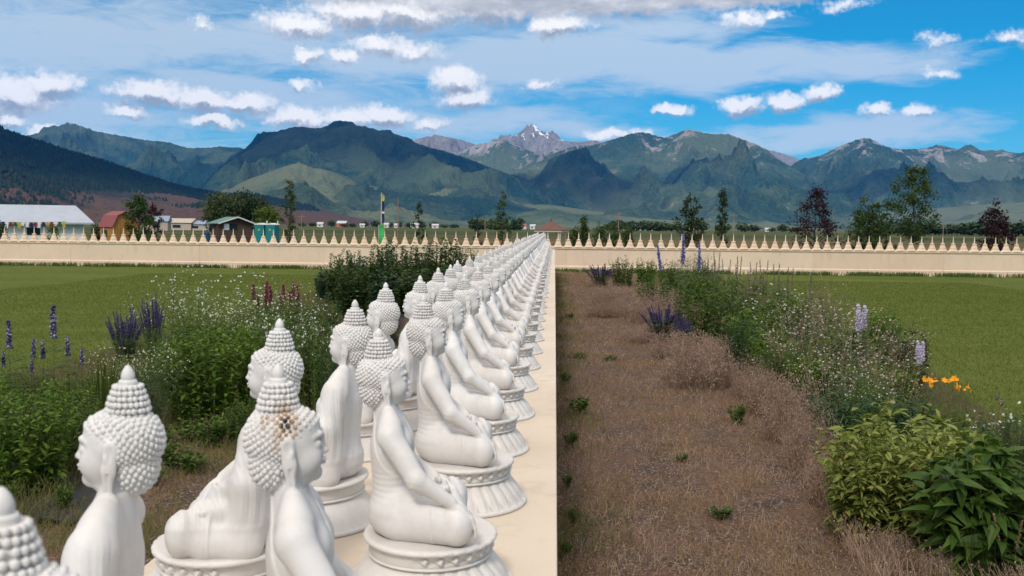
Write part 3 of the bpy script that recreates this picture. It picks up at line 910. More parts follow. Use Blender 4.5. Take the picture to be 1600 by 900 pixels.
mountain('rocky right centre mountain with pink scree', [(740, 300), (800, 268), (850, 252), (890, 236), (930, 226), (960, 217), (985, 209), (1002, 206), (1020, 210), (1034, 215), (1050, 213), (1064, 208), (1078, 205), (1094, 208), (1110, 211), (1128, 209), (1140, 210), (1160, 218), (1182, 228), (1205, 242), (1232, 258), (1270, 280), (1320, 310), (1380, 345)],
         9800, 4400, M_MT_B, 27, feat=1450, spur=.42, nx=640)
mountain('big forested mountain left of the centre', [(270, 345), (310, 295), (345, 262), (372, 243), (392, 232), (415, 216), (440, 206), (462, 199), (485, 202), (508, 203), (530, 198), (552, 195), (572, 198), (590, 203), (620, 212), (655, 225), (700, 240), (740, 252), (790, 270), (830, 286), (880, 304), (930, 322), (1000, 338), (1100, 352)],
         8200, 3400, M_MT_A, 8, feat=1500, spur=.48, nx=640)
# low fans at the mountains' feet
mountain('green forested foothills below the big mountain', [(230, 352), (290, 322), (340, 296), (400, 276), (440, 262), (466, 255), (490, 262), (520, 268), (560, 282), (600, 294), (650, 296), (690, 284), (720, 288), (750, 300), (790, 312), (850, 318), (930, 330), (1000, 338), (1100, 344), (1200, 346), (1300, 350)],
         6300, 2200, M_MT_E, 61, feat=700, spur=.26, nx=560, nr=90, foot_drop=4)
mountain('low green foothills along the foot of the right hand range', [(900, 346), (980, 336), (1060, 326), (1120, 322), (1180, 318), (1250, 326), (1330, 330), (1420, 330), (1500, 322), (1600, 316), (1720, 310), (1900, 320)],
         7600, 2600, M_MT_E, 88, feat=900, spur=.22, nx=560, nr=90, foot_drop=4)
_near, NX, NY, NZ = mountain('dark forested hill at the left with brown grass foot', [(-420, 120), (-300, 140), (-160, 160), (-60, 186), (0, 199), (30, 209), (60, 219), (100, 233), (140, 245), (180, 259), (220, 273), (262, 286), (300, 295), (345, 303), (380, 303), (420, 308), (460, 316), (500, 326), (540, 337), (580, 344), (640, 352), (700, 358)],
         4300, 2300, M_MT_N, 19, feat=900, spur=.20, nx=560, nr=120, power=1.5, foot_drop=3)

# conifers on the near hill: nobody could count them
def pine_cover():
    rng = np.random.default_rng(4)
    n0, n1 = NX.shape; n = 60000
    a = rng.integers(0, n0 - 1, n); tt = rng.random(n) ** .72
    tt[:2200] = rng.uniform(.93, 1.0, 2200)
    b = np.clip((tt * 119).astype(int), 0, 118)
    x, y, z = NX[a, b], NY[a, b], NZ[a, b]
    dens = fbm(x / 420, y / 900, 4, 77) * 1.3 + (z - 66) / 75
    sel = (dens > rng.uniform(-.10, .45, n)) & (z > 2)
    x, y, z = x[sel] + rng.normal(0, 5, sel.sum()), y[sel] + rng.normal(0, 8, sel.sum()), z[sel]
    k = 6; ph = np.arange(k) / k * 2 * math.pi
    tv = np.concatenate([np.stack([np.cos(ph), np.sin(ph), 0 * ph], 1), [[0, 0, 1.0]]])
    tf = np.array([[i, (i + 1) % k, k] for i in range(k)])
    h = rng.uniform(7, 14, len(x)); w = h * rng.uniform(.30, .46, len(x))
    M = np.zeros((len(x), 3, 3)); M[:, 0, 0] = w; M[:, 1, 1] = w; M[:, 2, 2] = h
    V, F = scatter(tv, tf, M, np.stack([x, y, z - 2.5], 1))
    m = leafmat('pine_forest', (.008, .014, .011), (.014, .024, .017), (.024, .034, .020), trans=0, rough=1.0, spec=0.0)
    tag(mobj('pine_forest', np_mesh('pine_forest', V, F, [m], smooth=False)), 'dark conifers covering the left hill', 'forest', kind='stuff')
pine_cover()

# ------------------------------------------------------------------ ground sheets
def field_mat():
    m, t, b = mat('valley_fields')
    P = t.new('ShaderNodeTexCoord').outputs['Object']
    sep = t.new('ShaderNodeSeparateXYZ'); t.l.new(P, sep.inputs[0])
    near = t.noise(t.vmath('MULTIPLY', P, (.35, 1, 1)), .045, 5, .6)
    mid = t.noise(t.vmath('MULTIPLY', P, (.25, 1, 1)), .008, 3, .5)
    tuft = t.noise(P, 1.3, 4, .7)
    c1 = t.mix(t.smooth(near, .40, .62), (.080, .070, .028), (.170, .110, .058))
    c1 = t.mix(t.math('MULTIPLY', t.smooth(tuft, .5, .75), .4), c1, (.055, .062, .025))
    c1 = t.mix(t.smooth(sep.outputs[0], -8, -26), c1, t.mix(t.smooth(near, .4, .6), (.048, .066, .016), (.095, .085, .032)))
    c2 = t.ramp(mid, [(.36, (.030, .046, .015)), (.5, (.048, .060, .022)), (.62, (.095, .080, .045)), (.72, (.026, .040, .015))])
    c3 = t.ramp(t.noise(t.vmath('MULTIPLY', P, (.3, 1, 1)), .0022, 4, .6), [(.38, (.035, .05, .02)), (.52, (.11, .10, .06)), (.66, (.03, .044, .018))])
    col = t.mix(t.smooth(sep.outputs[1], 130, 210), c1, c2)
    col = t.mix(t.smooth(sep.outputs[1], 1200, 1900), col, c3)
    t.l.new(col, b.inputs['Base Color']); b.inputs['Roughness'].default_value = .95; b.inputs['Specular IOR Level'].default_value = .05
    bump(t, b, tuft, .6, .12)
    return m
def grid(name, x0, x1, y0, y1, z, m, nx=1, ny=1, label=None):
    xs = np.linspace(x0, x1, nx + 1); ys = np.linspace(y0, y1, ny + 1)
    V = np.array([(x, y, z) for y in ys for x in xs]); w = nx + 1
    F = np.array([(j * w + i, j * w + i + 1, (j + 1) * w + i + 1, (j + 1) * w + i) for j in range(ny) for i in range(nx)])
    o = mobj(name, np_mesh(name, V, F, [m], smooth=False)); tag(o, label, None, None, 'structure'); return o
grid('ground', -14000, 14000, -3000, 14500, 0.0, field_mat(), 14, 14, 'valley floor of green and brown fields')

def lawn_mat():
    m, t, b = mat('mown_lawn')
    P = t.new('ShaderNodeTexCoord').outputs['Object']
    n1 = t.noise(P, .35, 5, .6); n2 = t.noise(P, 3.0, 5, .7); n3 = t.noise(t.vmath('MULTIPLY', P, (1, .8, 1)), 26, 4, .75)
    st = t.noise(t.vmath('MULTIPLY', P, (.12, 1, 1)), .9, 3, .5)
    col = t.ramp(t.math('ADD', t.math('MULTIPLY', n1, .55), t.math('MULTIPLY', st, .45)), [(.36, (.076, .106, .013)), (.50, (.104, .132, .018)), (.66, (.146, .156, .030))])
    col = t.mix(t.math('MULTIPLY', t.smooth(n2, .50, .74), .5), col, (.150, .145, .050))
    n4 = t.noise(t.vmath('MULTIPLY', P, (1, .22, 1)), 7, 5, .75)
    col = t.mix(t.math('MULTIPLY', t.smooth(n4, .50, .66), .55), col, (.175, .185, .055))
    col = t.mix(t.math('MULTIPLY', t.smooth(n4, .48, .34), .60), col, (.050, .080, .012))
    col = t.mix(t.math('MULTIPLY', t.smooth(n3, .40, .64), .60), col, (.032, .055, .008))
    t.l.new(col, b.inputs['Base Color']); b.inputs['Roughness'].default_value = .9; b.inputs['Specular IOR Level'].default_value = .1
    bump(t, b, t.math('ADD', n3, t.math('MULTIPLY', n2, .6)), .8, .03)
    return m
grid('lawn', -70, 70, -12, 50.1, .004, lawn_mat(), 1, 1, 'mown green lawn inside the wall')

def soil_mat(name, stones):
    m, t, b = mat(name)
    P = t.new('ShaderNodeTexCoord').outputs['Object']
    n1 = t.noise(P, 1.6, 5, .65); n2 = t.noise(P, 16, 5, .7)
    v = t.new('ShaderNodeTexVoronoi'); v.inputs['Scale'].default_value = 46; t.l.new(t.vmath('ADD', P, t.scale(t.noise(P, 20, 2, .5, color=True), .02)), v.inputs['Vector'])
    vc = t.new('ShaderNodeSeparateColor'); t.l.new(v.outputs['Color'], vc.inputs[0])
    if stones:
        a = t.ramp(vc.outputs[0], [(0, (.090, .062, .048)), (.4, (.145, .103, .082)), (.75, (.21, .158, .13)), (.95, (.38, .34, .31))])
        gap = t.smooth(v.outputs['Distance'], .28, .62)
        col = t.mix(t.math('MULTIPLY', gap, .8), a, (.045, .030, .022))
        litter = t.ramp(n2, [(.35, (.12, .066, .043)), (.6, (.20, .122, .080))])
        col = t.mix(t.math('MULTIPLY', t.smooth(t.math('ADD', n1, t.math('MULTIPLY', n2, .35)), .52, .78), .72), col, litter)
    else:
        col = t.ramp(n2, [(.3, (.040, .028, .020)), (.5, (.085, .060, .044)), (.7, (.16, .115, .085))])
        col = t.mix(t.math('MULTIPLY', t.math('GREATER_THAN', vc.outputs[0], .86), .5), col, (.26, .22, .19))
    t.l.new(col, b.inputs['Base Color']); b.inputs['Roughness'].default_value = .95; b.inputs['Specular IOR Level'].default_value = .1
    bump(t, b, t.math('SUBTRACT', t.math('MULTIPLY', n2, .7), v.outputs['Distance']), 1.0, .018)
    return m
M_GRAVEL = soil_mat('gravel_with_dry_litter', True); M_SOIL = soil_mat('bed_soil', False)
def strip(name, xl, xr, y0, y1, z, m, label, seed, n=90, wob=.22):
    rng = np.random.default_rng(seed); ys = np.linspace(y0, y1, n)
    l = xl(ys) + (wob * fbm(ys * .7, ys * 0 + .3, 4, seed) if wob else 0); r = xr(ys) + wob * fbm(ys * .7, ys * 0 + 5.3, 4, seed + 7)
    k = 8; V = np.concatenate([np.stack([l + (r - l) * i / k, ys, np.full(n, z)], 1) for i in range(k + 1)])
    F = np.array([(i * n + j, (i + 1) * n + j, (i + 1) * n + j + 1, i * n + j + 1) for i in range(k) for j in range(n - 1)])
    o = mobj(name, np_mesh(name, V, F, [m], smooth=False)); tag(o, label, None, None, 'structure'); return o
BED_IN = lambda y: np.interp(y, [0, 6.5, 9, 12, 17, 24, 32, 46], [2.3, 2.25, 2.5, 2.75, 2.95, 3.3, 3.4, 2.9])
BED_OUT = lambda y: np.interp(y, [0, 6.5, 12, 17, 30, 46], [5.6, 4.6, 5.0, 5.8, 7.0, 6.8])
strip('gravel_path', lambda y: y * 0 + .0, lambda y: BED_IN(y) + .4, -6, 49.9, .008, M_GRAVEL, 'gravel path with dry grass beside the statue wall', 3)
strip('gravel_path', lambda y: BED_IN(y) * -1 - 1.7, lambda y: y * 0 - 1.16, -6, 48, .008, M_GRAVEL, 'dirt path on the left of the statue wall', 4)
strip('flower_bed', BED_IN, BED_OUT, -4, 48.0, .012, M_SOIL, 'soil of the right flower bed', 5)
strip('flower_bed', lambda y: -7.4 + y * 0, lambda y: -1 * BED_IN(y) - 1.3, -4, 47.0, .012, M_SOIL, 'soil of the left flower bed', 6)

# ------------------------------------------------------------------ sandstone coloured walls
def render_mat(name, c, c2, c3):
    m, t, b = mat(name)
    P = t.new('ShaderNodeTexCoord').outputs['Object']
    oi = t.new('ShaderNodeObjectInfo').outputs['Random']
    n1 = t.noise(P, .8, 5, .6); n2 = t.noise(t.vmath('MULTIPLY', P, (1, 1, .25)), 5, 5, .7); n3 = t.noise(P, 60, 4, .6)
    col = t.mix(t.smooth(n1, .35, .68), c, c2)
    col = t.mix(t.math('MULTIPLY', t.smooth(n2, .50, .74), .55), col, c3)
    col = t.mix(t.math('MULTIPLY', t.smooth(n3, .5, .75), .15), col, tuple(x * .7 for x in c))
    col = t.mix(1.0, col, t.ramp(oi, [(0, (.93, .90, .87)), (1, (1.0, 1.0, 1.0))]), 'MULTIPLY')
    t.l.new(col, b.inputs['Base Color']); b.inputs['Roughness'].default_value = .85
    bump(t, b, n3, .25, .004)
    return m
M_SAND = render_mat('sandstone_render', (.80, .605, .440), (.75, .565, .41), (.60, .45, .325))
M_TOP = render_mat('sandstone_slab', (.70, .605, .490), (.64, .545, .435), (.50, .425, .34))

# the wall the statues sit on
sw = empty('statue_wall', (0, 0, 0), 0, 'long waist high sandstone coloured wall carrying the two rows of statues', 'wall')
XR, XL, Y0, Y1 = .019, -1.185, -1.5, 46.3
b = MB(); b.box(XL + .03, XR - .004, Y0, Y1 - .02, 0, WALL_TOP - .062); b.build('wall_body', M_TOP, sw)
yj = Y0 + .9
while yj < Y1:
    b = MB(); b.box(XL, XR + .0015 * math.sin(yj * 5), yj - 2.44 + .004 if yj > Y0 + 2 else Y0, min(yj, Y1), WALL_TOP - .06, WALL_TOP + .0008 * math.sin(yj * 3)); o = b.build('top_slab', M_TOP, sw)
    bv = o.modifiers.new('bevel', 'BEVEL'); bv.width = .005; bv.segments = 2
    yj += 2.44
b = MB(); b.box(XL, XR, yj - 2.44 + .004, Y1, WALL_TOP - .06, WALL_TOP); b.build('top_slab', M_TOP, sw)

# perimeter wall: panels, coping, plinth, row of stupa shaped finials
WY = 50.2; PITCH = .484
def pxX(px, Y=WY): return at_depth(px, 395, Y).x
def finial_mesh():
    b = MB()
    def sq(prof, e):      # rounded-square lathe
        n = 16; vs = []; 
        for r, z in prof:
            for k in range(n):
                a = 2 * math.pi * (k + .5) / n; c, s = math.cos(a), math.sin(a)
                q = (abs(c) ** e + abs(s) ** e) ** (-1 / e)
                vs.append((r * q * c, r * q * s * .62, z))
        fs = [(i * n + k, i * n + (k + 1) % n, (i + 1) * n + (k + 1) % n, (i + 1) * n + k) for i in range(len(prof) - 1) for k in range(n)]
        fs += [tuple(range(n - 1, -1, -1)), tuple((len(prof) - 1) * n + k for k in range(n))]
        b.add(vs, fs)
    sq([(.240, -.01), (.236, .020), (.192, .040), (.168, .065), (.156, .095), (.155, .112)], 6)
    sq([(.142, .113), (.142, .150), (.122, .200), (.104, .240), (.096, .270), (.096, .300)], 4)
    sq([(.062, .3005), (.062, .318), (.094, .324), (.094, .356), (.070, .364)], 8)
    b.lathe([(.046, .364), (.034, .385), (.029, .40), (.033, .412), (.027, .45), (.030, .46), (.023, .52), (.025, .53), (.017, .60), (.010, .66), (.005, .70)], 12)
    return b.mesh('stupa_finial', M_SAND, smooth=False)
ME_FIN = finial_mesh()
def sq_z(x):    # the wall line runs level
    return 0.0
seams_px = [-290, -90, 112, 313, 507, 703, 886, 1078, 1270, 1474, 1676, 1880]
seams = [pxX(p) for p in seams_px]
mid = pxX(800)
def perimeter(label, x0, x1):
    w = empty('perimeter_wall', ((x0 + x1) / 2, WY, 0), 0, label, 'wall')
    ox = (x0 + x1) / 2
    cuts = [x0] + [s for s in seams if x0 + .5 < s < x1 - .5] + [x1]
    for a, c in zip(cuts[:-1], cuts[1:]):
        b = MB(); b.box(a - ox + .012, c - ox - .012, -.075, .075, 0.0, 1.075)
        b.box(a - ox + .013, c - ox - .013, -.115, -.0755, 0.0, .265)
        b.prism([(-.1152, .2), (-.0757, .2), (-.0757, .305), (-.1152, .2655)], a - ox + .0135, c - ox - .0135, axis='x')
        b.box(a - ox - .012, a - ox + .0119, -.06, .06, 0, 1.07)
        b.build('wall_panel', M_SAND, w)
    b = MB(); b.prism([(-.120, 1.105), (-.100, 1.085), (-.100, 1.0755), (.100, 1.0755), (.100, 1.085), (.120, 1.105), (.120, 1.165), (.10, 1.185), (-.10, 1.185), (-.120, 1.165)], x0 - ox, x1 - ox, axis='x')
    b.build('coping', M_SAND, w)
    n = int((x1 - x0) / PITCH); st = (x1 - x0) / n
    lim_l, lim_r = pxX(-30), pxX(1630)
    for i in range(n):
        x = x0 + st * (i + .5)
        if lim_l < x < lim_r:
            f = kid(w, mobj('stupa_finial', ME_FIN)); f.location = (x - ox, 0, 1.185)
    return w
perimeter('cream perimeter wall with stupa shaped finials, left of the statue rows', seams[0], mid)
perimeter('cream perimeter wall with stupa shaped finials, right of the statue rows', mid, seams[-1])

# ------------------------------------------------------------------ clouds that stand above the frame and shade mountains and garden
def cloud_mat(name, tr):
    m, t, b = mat(name)
    b.inputs['Base Color'].default_value = (.9, .9, .9, 1); b.inputs['Roughness'].default_value = 1; b.inputs['Specular IOR Level'].default_value = 0
    if tr > 0:
        tb = t.new('ShaderNodeBsdfTransparent'); mx = t.new('ShaderNodeMixShader'); mx.inputs[0].default_value = tr
        out = [n for n in t.n if n.type == 'OUTPUT_MATERIAL'][0]
        t.l.new(b.outputs[0], mx.inputs[1]); t.l.new(tb.outputs[0], mx.inputs[2]); t.l.new(mx.outputs[0], out.inputs[0])
    return m
M_CLOUD = cloud_mat('thick_cloud', .0); M_THIN = cloud_mat('thin_cloud', .44)
def cloud_over(px, py, Rm, wx, wy, label, seed, m=M_CLOUD, alt=2600., thick=.16):
    """a cloud whose shadow falls round the point seen at (px, py) at range Rm"""
    d = ray(px, py); s = Rm / math.hypot(d.x, d.y); P = Vector((d.x * s, d.y * s, EYE + d.z * s))
    C = P + SUN_DIR * ((alt - P.z) / SUN_DIR.z)
    V, F = ico(5 if m is M_CLOUD else 4)
    n = np.array([mnoise.fractal(Vector(v * 1.7) + Vector((seed, 0, 0)), 1, 2, 4) for v in V])
    V = V * (1 + .42 * n)[:, None]
    V = V * np.array([wx, wy, max(wx, wy) * thick]); V[:, 2] = np.where(V[:, 2] < 0, V[:, 2] * .35, V[:, 2])
    az = math.atan2(C.x, C.y); c, sn = math.cos(-az), math.sin(-az)
    V = np.stack([V[:, 0] * c - V[:, 1] * sn, V[:, 0] * sn + V[:, 1] * c, V[:, 2]], 1)
    o = mobj('cloud', np_mesh('cloud', V, F, [m]), loc=C); tag(o, label, None, None, 'structure')
cloud_over(560, 235, 7600, 1900, 850, 'cloud shading the big mountain', 1)
cloud_over(760, 285, 7400, 1100, 700, 'cloud shading the shoulder of the big mountain', 9)
cloud_over(110, 232, 4100, 900, 500, 'cloud shading the left hill', 2)
cloud_over(1010, 330, 8300, 1500, 420, 'cloud shading the middle foothills', 3)
cloud_over(1530, 312, 8800, 1100, 620, 'cloud shading the right hand foothills', 4)
cloud_over(340, 250, 9800, 700, 500, 'small cloud shading the far left valley', 6)
cloud_over(867, 372, 60, 260, 260, 'thin cloud above the garden', 7, M_THIN, alt=2400., thick=.12)

# ------------------------------------------------------------------ haze
hz = MB(); hz.box(-14900, 14900, -3900, 15800, -14.0, 1900.0)
mh = bpy.data.materials.new('valley_haze'); mh.use_nodes = True
th_ = NT(mh.node_tree)
mh.node_tree.nodes.clear()
ho = th_.new('ShaderNodeOutputMaterial'); pv = th_.new('ShaderNodeVolumePrincipled')
pv.inputs['Color'].default_value = (.04, .33, .95, 1); pv.inputs['Density'].default_value = 2.6e-5
th_.l.new(pv.outputs[0], ho.inputs['Volume'])
HAZE = hz.build('haze', mh); tag(HAZE, 'thin blue valley haze', 'haze', kind='stuff')
# ================================================================== trees
BARK = plain('bark', (.10, .075, .055), (.055, .042, .032), 6, .9)
BARK_D = plain('dark_bark', (.050, .036, .030), (.03, .022, .02), 6, .9)
L_GREEN = leafmat('tree_leaves_green', (.020, .038, .010), (.040, .075, .016), (.070, .115, .026))
L_DARK = leafmat('tree_leaves_dark', (.014, .026, .010), (.026, .045, .015), (.045, .070, .022))
L_OLIVE = leafmat('tree_leaves_olive', (.030, .042, .014), (.055, .075, .026), (.085, .105, .040))
L_PLUM = leafmat('tree_leaves_plum', (.014, .006, .008), (.028, .010, .014), (.050, .018, .022), trans=.12)
L_BRIGHT = leafmat('tree_leaves_bright', (.05, .080, .012), (.095, .135, .022), (.14, .18, .035))
LEAF_T = (np.array([[0, 0, 0], [.42, .45, .08], [0, 1, -.05], [-.42, .45, .08]]), np.array([[0, 1, 2, 3]]))

def tree(name, label, px, ptop, D, wpx, leaf, bark=None, group=None, n=3500, lsize=.15, shape='oval', bare=.15, clump=.30, seed=1, limbs=16, stems=1, lean=0.0, base_z=0.0):
    rng = np.random.default_rng(seed)
    top = at_depth(px, ptop, D); H = top.z - base_z; W = wpx / F_PX * D * 1.10; n = int(n * .8)
    T = empty(name, (top.x, D, base_z), 0, label, 'tree', group)
    mb = MB(); ends = []; wts = []
    for s_ in range(stems):
        sh = 1.0 if s_ == 0 else rng.uniform(.70, .93)
        dx, dy = (0, 0) if stems == 1 else (rng.uniform(-.26, .26) * W, rng.uniform(-.2, .2) * W)
        r0 = H * .013 / math.sqrt(stems) + .01
        K = 9; pts = [np.array([dx * (i / K) ** .8 + lean * (i / K) * H + rng.normal(0, .006) * H * (i > 0), dy * i / K + rng.normal(0, .006) * H * (i > 0), H * sh * i / K]) for i in range(K + 1)]
        mb.tube(pts, [r0 * (1 - .92 * i / K) for i in range(K + 1)], 7)
        def on(t):
            q = t * K; i = min(int(q), K - 1); return pts[i] + (pts[i + 1] - pts[i]) * (q - i)
        for l in range(limbs):
            t = bare + (1 - bare) * (l + rng.random() * .8) / limbs
            u = (t - bare) / (1 - bare)
            prof = {'oval': math.sin(math.pi * min(1, .12 + .88 * u)) ** .7, 'cone': (1 - u) ** .8 + .05, 'column': .8 * (1 - u) ** .4 + .1,
                    'round': math.sqrt(max(0, 1 - (2 * u - .9) ** 2 * .8)), 'sparse': (1 - u) ** .6 * rng.uniform(.25, 1.1)}[shape]
            L = W * .5 * prof * rng.uniform(.65, 1.08) / (1 if stems == 1 else 1.35)
            a = l * 2.4 + rng.uniform(-.5, .5); up = rng.uniform(.25, .75) if shape != 'round' else rng.uniform(.1, .6)
            if shape == 'column': up = 1.3
            d = np.array([math.cos(a), math.sin(a), up]); d /= np.linalg.norm(d[:2])
            p0 = on(t * .97); pm = p0 + d * L * .55 + np.array([0, 0, .03 * L]); p1 = p0 + d * L + np.array([0, 0, .05 * L * rng.normal()])
            rb = max(.008, r0 * (1 - t) * .55)
            mb.tube([p0, pm, p1], [rb, rb * .6, rb * .25], 5)
            m = 4 if L > W * .15 else 2
            for q in range(m):
                f = rng.uniform(.45, 1.0); c = p0 + (p1 - p0) * f; e = c + rng.normal(0, 1, 3) * L * .20
                mb.tube([c, e], [rb * .35, rb * .12], 4, cap=False)
                ends.append(e); wts.append(.5 + rng.random())
            ends.append(p1); wts.append(.8)
        ends.append(pts[-1]); wts.append(.6)
    mb.build('trunk', bark or BARK, T, smooth=True)
    ends = np.array(ends); wts = np.array(wts) / sum(wts)
    idx = rng.choice(len(ends), n, p=wts)
    sg = clump * W / math.sqrt(max(6, len(ends))) * 1.25
    pos = ends[idx] + rng.normal(0, 1, (n, 3)) * np.array([sg, sg, sg * .8])
    pos = pos[pos[:, 2] > H * bare * .6]; n = len(pos)
    d = rng.normal(0, 1, (n, 3)) + np.array([0, 0, -.1])
    M = rots(d, rng.uniform(-1.5, 1.5, n)) * (lsize * rng.uniform(.6, 1.25, n))[:, None, None]
    V, F = scatter(*LEAF_T, M, pos)
    kid(T, mobj('crown', np_mesh('crown', V, F, [leaf], smooth=False)))
    return T

G1 = 'young trees beyond the perimeter wall'
tree('leafy_tree', 'green tree beside the small barn with red roof, hiding its right side', 217, 308, 79, 42, L_GREEN, n=4200, lsize=.16, seed=3, clump=.55, shape='oval', group=G1, bare=.12)
tree('plum_tree', 'dark purple leaved young tree just right of the green tree by the red roofed barn', 240, 318, 82, 26, L_PLUM, BARK_D, n=1800, lsize=.13, seed=4, clump=.5, group=G1)
G2 = 'old trees behind the brown shed'
for i, (px, pt, w, s, nm) in enumerate(((345, 312, 54, 5, 'leftmost'), (378, 307, 52, 6, 'middle'), (402, 315, 40, 7, 'rightmost'))):
    tree('broad_tree', 'broad dark olive tree behind the brown shed, %s of the clump of three' % nm, px, pt, 190 + 6 * i, w, L_OLIVE if i == 0 else L_DARK, BARK_D, group=G2, n=5200, lsize=.42, seed=s, clump=.95, shape='round', bare=.12, limbs=22)
tree('round_tree', 'small round yellow green tree above the teal portable toilets', 420, 327, 150, 34, L_BRIGHT, n=3600, lsize=.26, seed=8, clump=.85, shape='round', bare=.12, limbs=20)
tree('thin_tree', 'thin sparse green tree right of the teal portable toilets', 451, 283, 74, 26, L_OLIVE, n=1500, lsize=.13, seed=22, shape='column', clump=.55, group=G1, limbs=18, lean=.02)
tree('sapling', 'tiny sparse tree right of the brown pole', 655, 317, 84, 24, L_DARK, n=620, lsize=.14, seed=10, shape='sparse', clump=.40, group=G1, limbs=11, bare=.25)
tree('sapling', 'slender sparse young tree over the middle of the left hand statue row', 785, 301, 76, 30, L_GREEN, n=900, lsize=.14, seed=31, shape='sparse', clump=.38, group=G1, limbs=14, bare=.2)
tree('sapling', 'very small thin tree just left of the slender sparse young tree', 746, 335, 90, 12, L_DARK, n=350, lsize=.13, seed=12, shape='cone', clump=.6, group=G1, limbs=9)
tree('cone_tree', 'narrow dark green pointed tree right of the brown roofed pavilion', 912, 337, 72, 20, L_GREEN, n=2200, lsize=.12, seed=13, shape='cone', clump=.8, group=G1, limbs=20, bare=.03)
for i, (px, pt, w) in enumerate(((895, 352, 22), (934, 350, 24), (955, 352, 26), (977, 351, 24))):
    tree('bushy_shrub', 'green bushy shrub behind the stupa topped wall, %s right of the pavilion' % ('first', 'second', 'third', 'fourth')[i], px, pt, 66 + i, w, L_GREEN, n=1700, lsize=.12, seed=14 + i, shape='round', clump=.9, group='green shrubs behind the wall', limbs=14, bare=.02, stems=2)
tree('tall_tree', 'dark green two tiered tree behind the tall blue flowers', 1083, 304, 70, 52, L_DARK, n=2600, lsize=.15, seed=19, shape='oval', clump=.42, group=G1, limbs=15, bare=.10, stems=2)
tree('slim_tree', 'slim upright dark tree right of the two tiered tree', 1130, 296, 74, 17, L_DARK, n=1500, lsize=.13, seed=20, shape='column', clump=.75, group=G1, limbs=20, bare=.2)
tree('plum_tree', 'wide dark purple leaved tree with a pointed top, left of the green twin tree', 1275, 294, 68, 72, L_PLUM, BARK_D, n=3000, lsize=.14, seed=21, shape='cone', clump=.50, group=G1, limbs=22, bare=.14)
tree('bushy_tree', 'bushy green tree with several stems between the purple tree and the tall open tree', 1352, 306, 68, 62, L_GREEN, n=5200, lsize=.14, seed=26, shape='oval', clump=.62, group=G1, limbs=13, bare=.04, stems=4)
tree('sapling', 'small leaning green tree between the bushy tree and the tall open tree', 1384, 312, 70, 26, L_GREEN, n=900, lsize=.14, seed=23, shape='sparse', clump=.5, group=G1, limbs=14, bare=.15, lean=.04)
tree('tall_tree', 'tallest tree, open green crown on a straight trunk near the right', 1430, 261, 70, 64, L_GREEN, n=4600, lsize=.15, seed=24, shape='oval', clump=.52, group=G1, limbs=24, bare=.24)
tree('plum_tree', 'purple leaved bushy tree at the far right beyond the wall', 1560, 317, 64, 60, L_PLUM, BARK_D, n=3600, lsize=.14, seed=25, shape='round', clump=.55, group=G1, limbs=14, bare=.06, stems=3)

# far tree line across the valley, each tree a few pixels high
FT = []
def far_proto(seed, leaf):
    rng = np.random.default_rng(seed); n = 260
    c = rng.normal(0, 1, (n, 3)); c /= np.linalg.norm(c, axis=1, keepdims=True); c *= rng.random((n, 1)) ** .33
    c = c * np.array([.5, .5, .45]) + np.array([0, 0, .52])
    M = rots(rng.normal(0, 1, (n, 3)), rng.uniform(-1, 1, n)) * (.20 * rng.uniform(.6, 1.2, n))[:, None, None]
    V, F = scatter(*LEAF_T, M, c)
    tk = MB(); tk.tube([(0, 0, 0), (0, 0, .5)], [.04, .02], 5)
    return np_mesh('crown', V, F, [leaf], smooth=False), tk.mesh('trunk', BARK_D)
FP = [far_proto(50, L_DARK), far_proto(51, L_DARK), far_proto(52, L_OLIVE)]
fr = random.Random(8)
def far_tree(px, h, w, D, lab, grp):
    e = empty('distant_tree', (at_depth(px, 355, D).x, D, 0), fr.uniform(0, 6), lab, 'tree', grp)
    cm, tm = FP[fr.randrange(3)]; kid(e, mobj('crown', cm)); kid(e, mobj('trunk', tm)); e.scale = (w, w, h)
for a, c_, n, h, D, lab, grp in ((738, 812, 18, 8.5, 560, 'one of the dark trees of the low row behind the slender sparse tree', 'distant tree row left of the pavilion'),
                           (950, 1060, 16, 9.5, 620, 'distant dark tree of the row between the pavilion and the tall blue flowers', 'distant tree row right of the pavilion'),
                           (1062, 1260, 12, 8, 700, 'distant dark tree of the sparse line left of the purple tree', 'distant trees in the valley centre'),
                           (1370, 1600, 34, 10, 560, 'distant dark tree of the row behind the tall open tree', 'distant tree row at the right'),
                           (258, 330, 6, 6, 420, 'small distant tree left of the brown shed', 'distant trees left of the shed'),
                           (470, 720, 14, 7, 800, 'small distant tree on the plain between the toilets and the sparse trees', 'distant trees on the left plain')):
    for i in range(n):
        px = a + (c_ - a) * (i + fr.uniform(0, .9)) / n; far_tree(px, h * fr.uniform(.35, .75), h * fr.uniform(.6, 1.15), D * fr.uniform(.92, 1.12), lab, grp)

# ================================================================== buildings beyond the wall
M_WHITE = plain('white_siding', (.82, .77, .69), (.74, .69, .61), 2, .8)
M_ROOFW = plain('pale_metal_roof', (.40, .43, .48), (.34, .37, .42), 1, .6)
M_REDR = plain('red_metal_roof', (.26, .06, .055), (.20, .05, .05), 3, .55)
M_WOODO = plain('orange_stained_wood', (.42, .20, .045), (.33, .15, .035), 3, .7)
M_WOODD = plain('dark_brown_boards', (.095, .058, .042), (.07, .042, .03), 4, .8)
M_GREENR = plain('green_metal_roof', (.10, .22, .17), (.08, .18, .14), 3, .5)
M_TRIM = plain('white_trim', (.72, .71, .68), (.66, .65, .62), 3, .6)
M_DARKWIN = plain('dark_window', (.015, .017, .020), (.02, .022, .025), 3, .25)
M_TEAL = plain('teal_plastic', (.015, .20, .20), (.012, .17, .175), 2, .45)
M_BLUE = plain('blue_plastic', (.02, .07, .15), (.02, .06, .13), 2, .4)
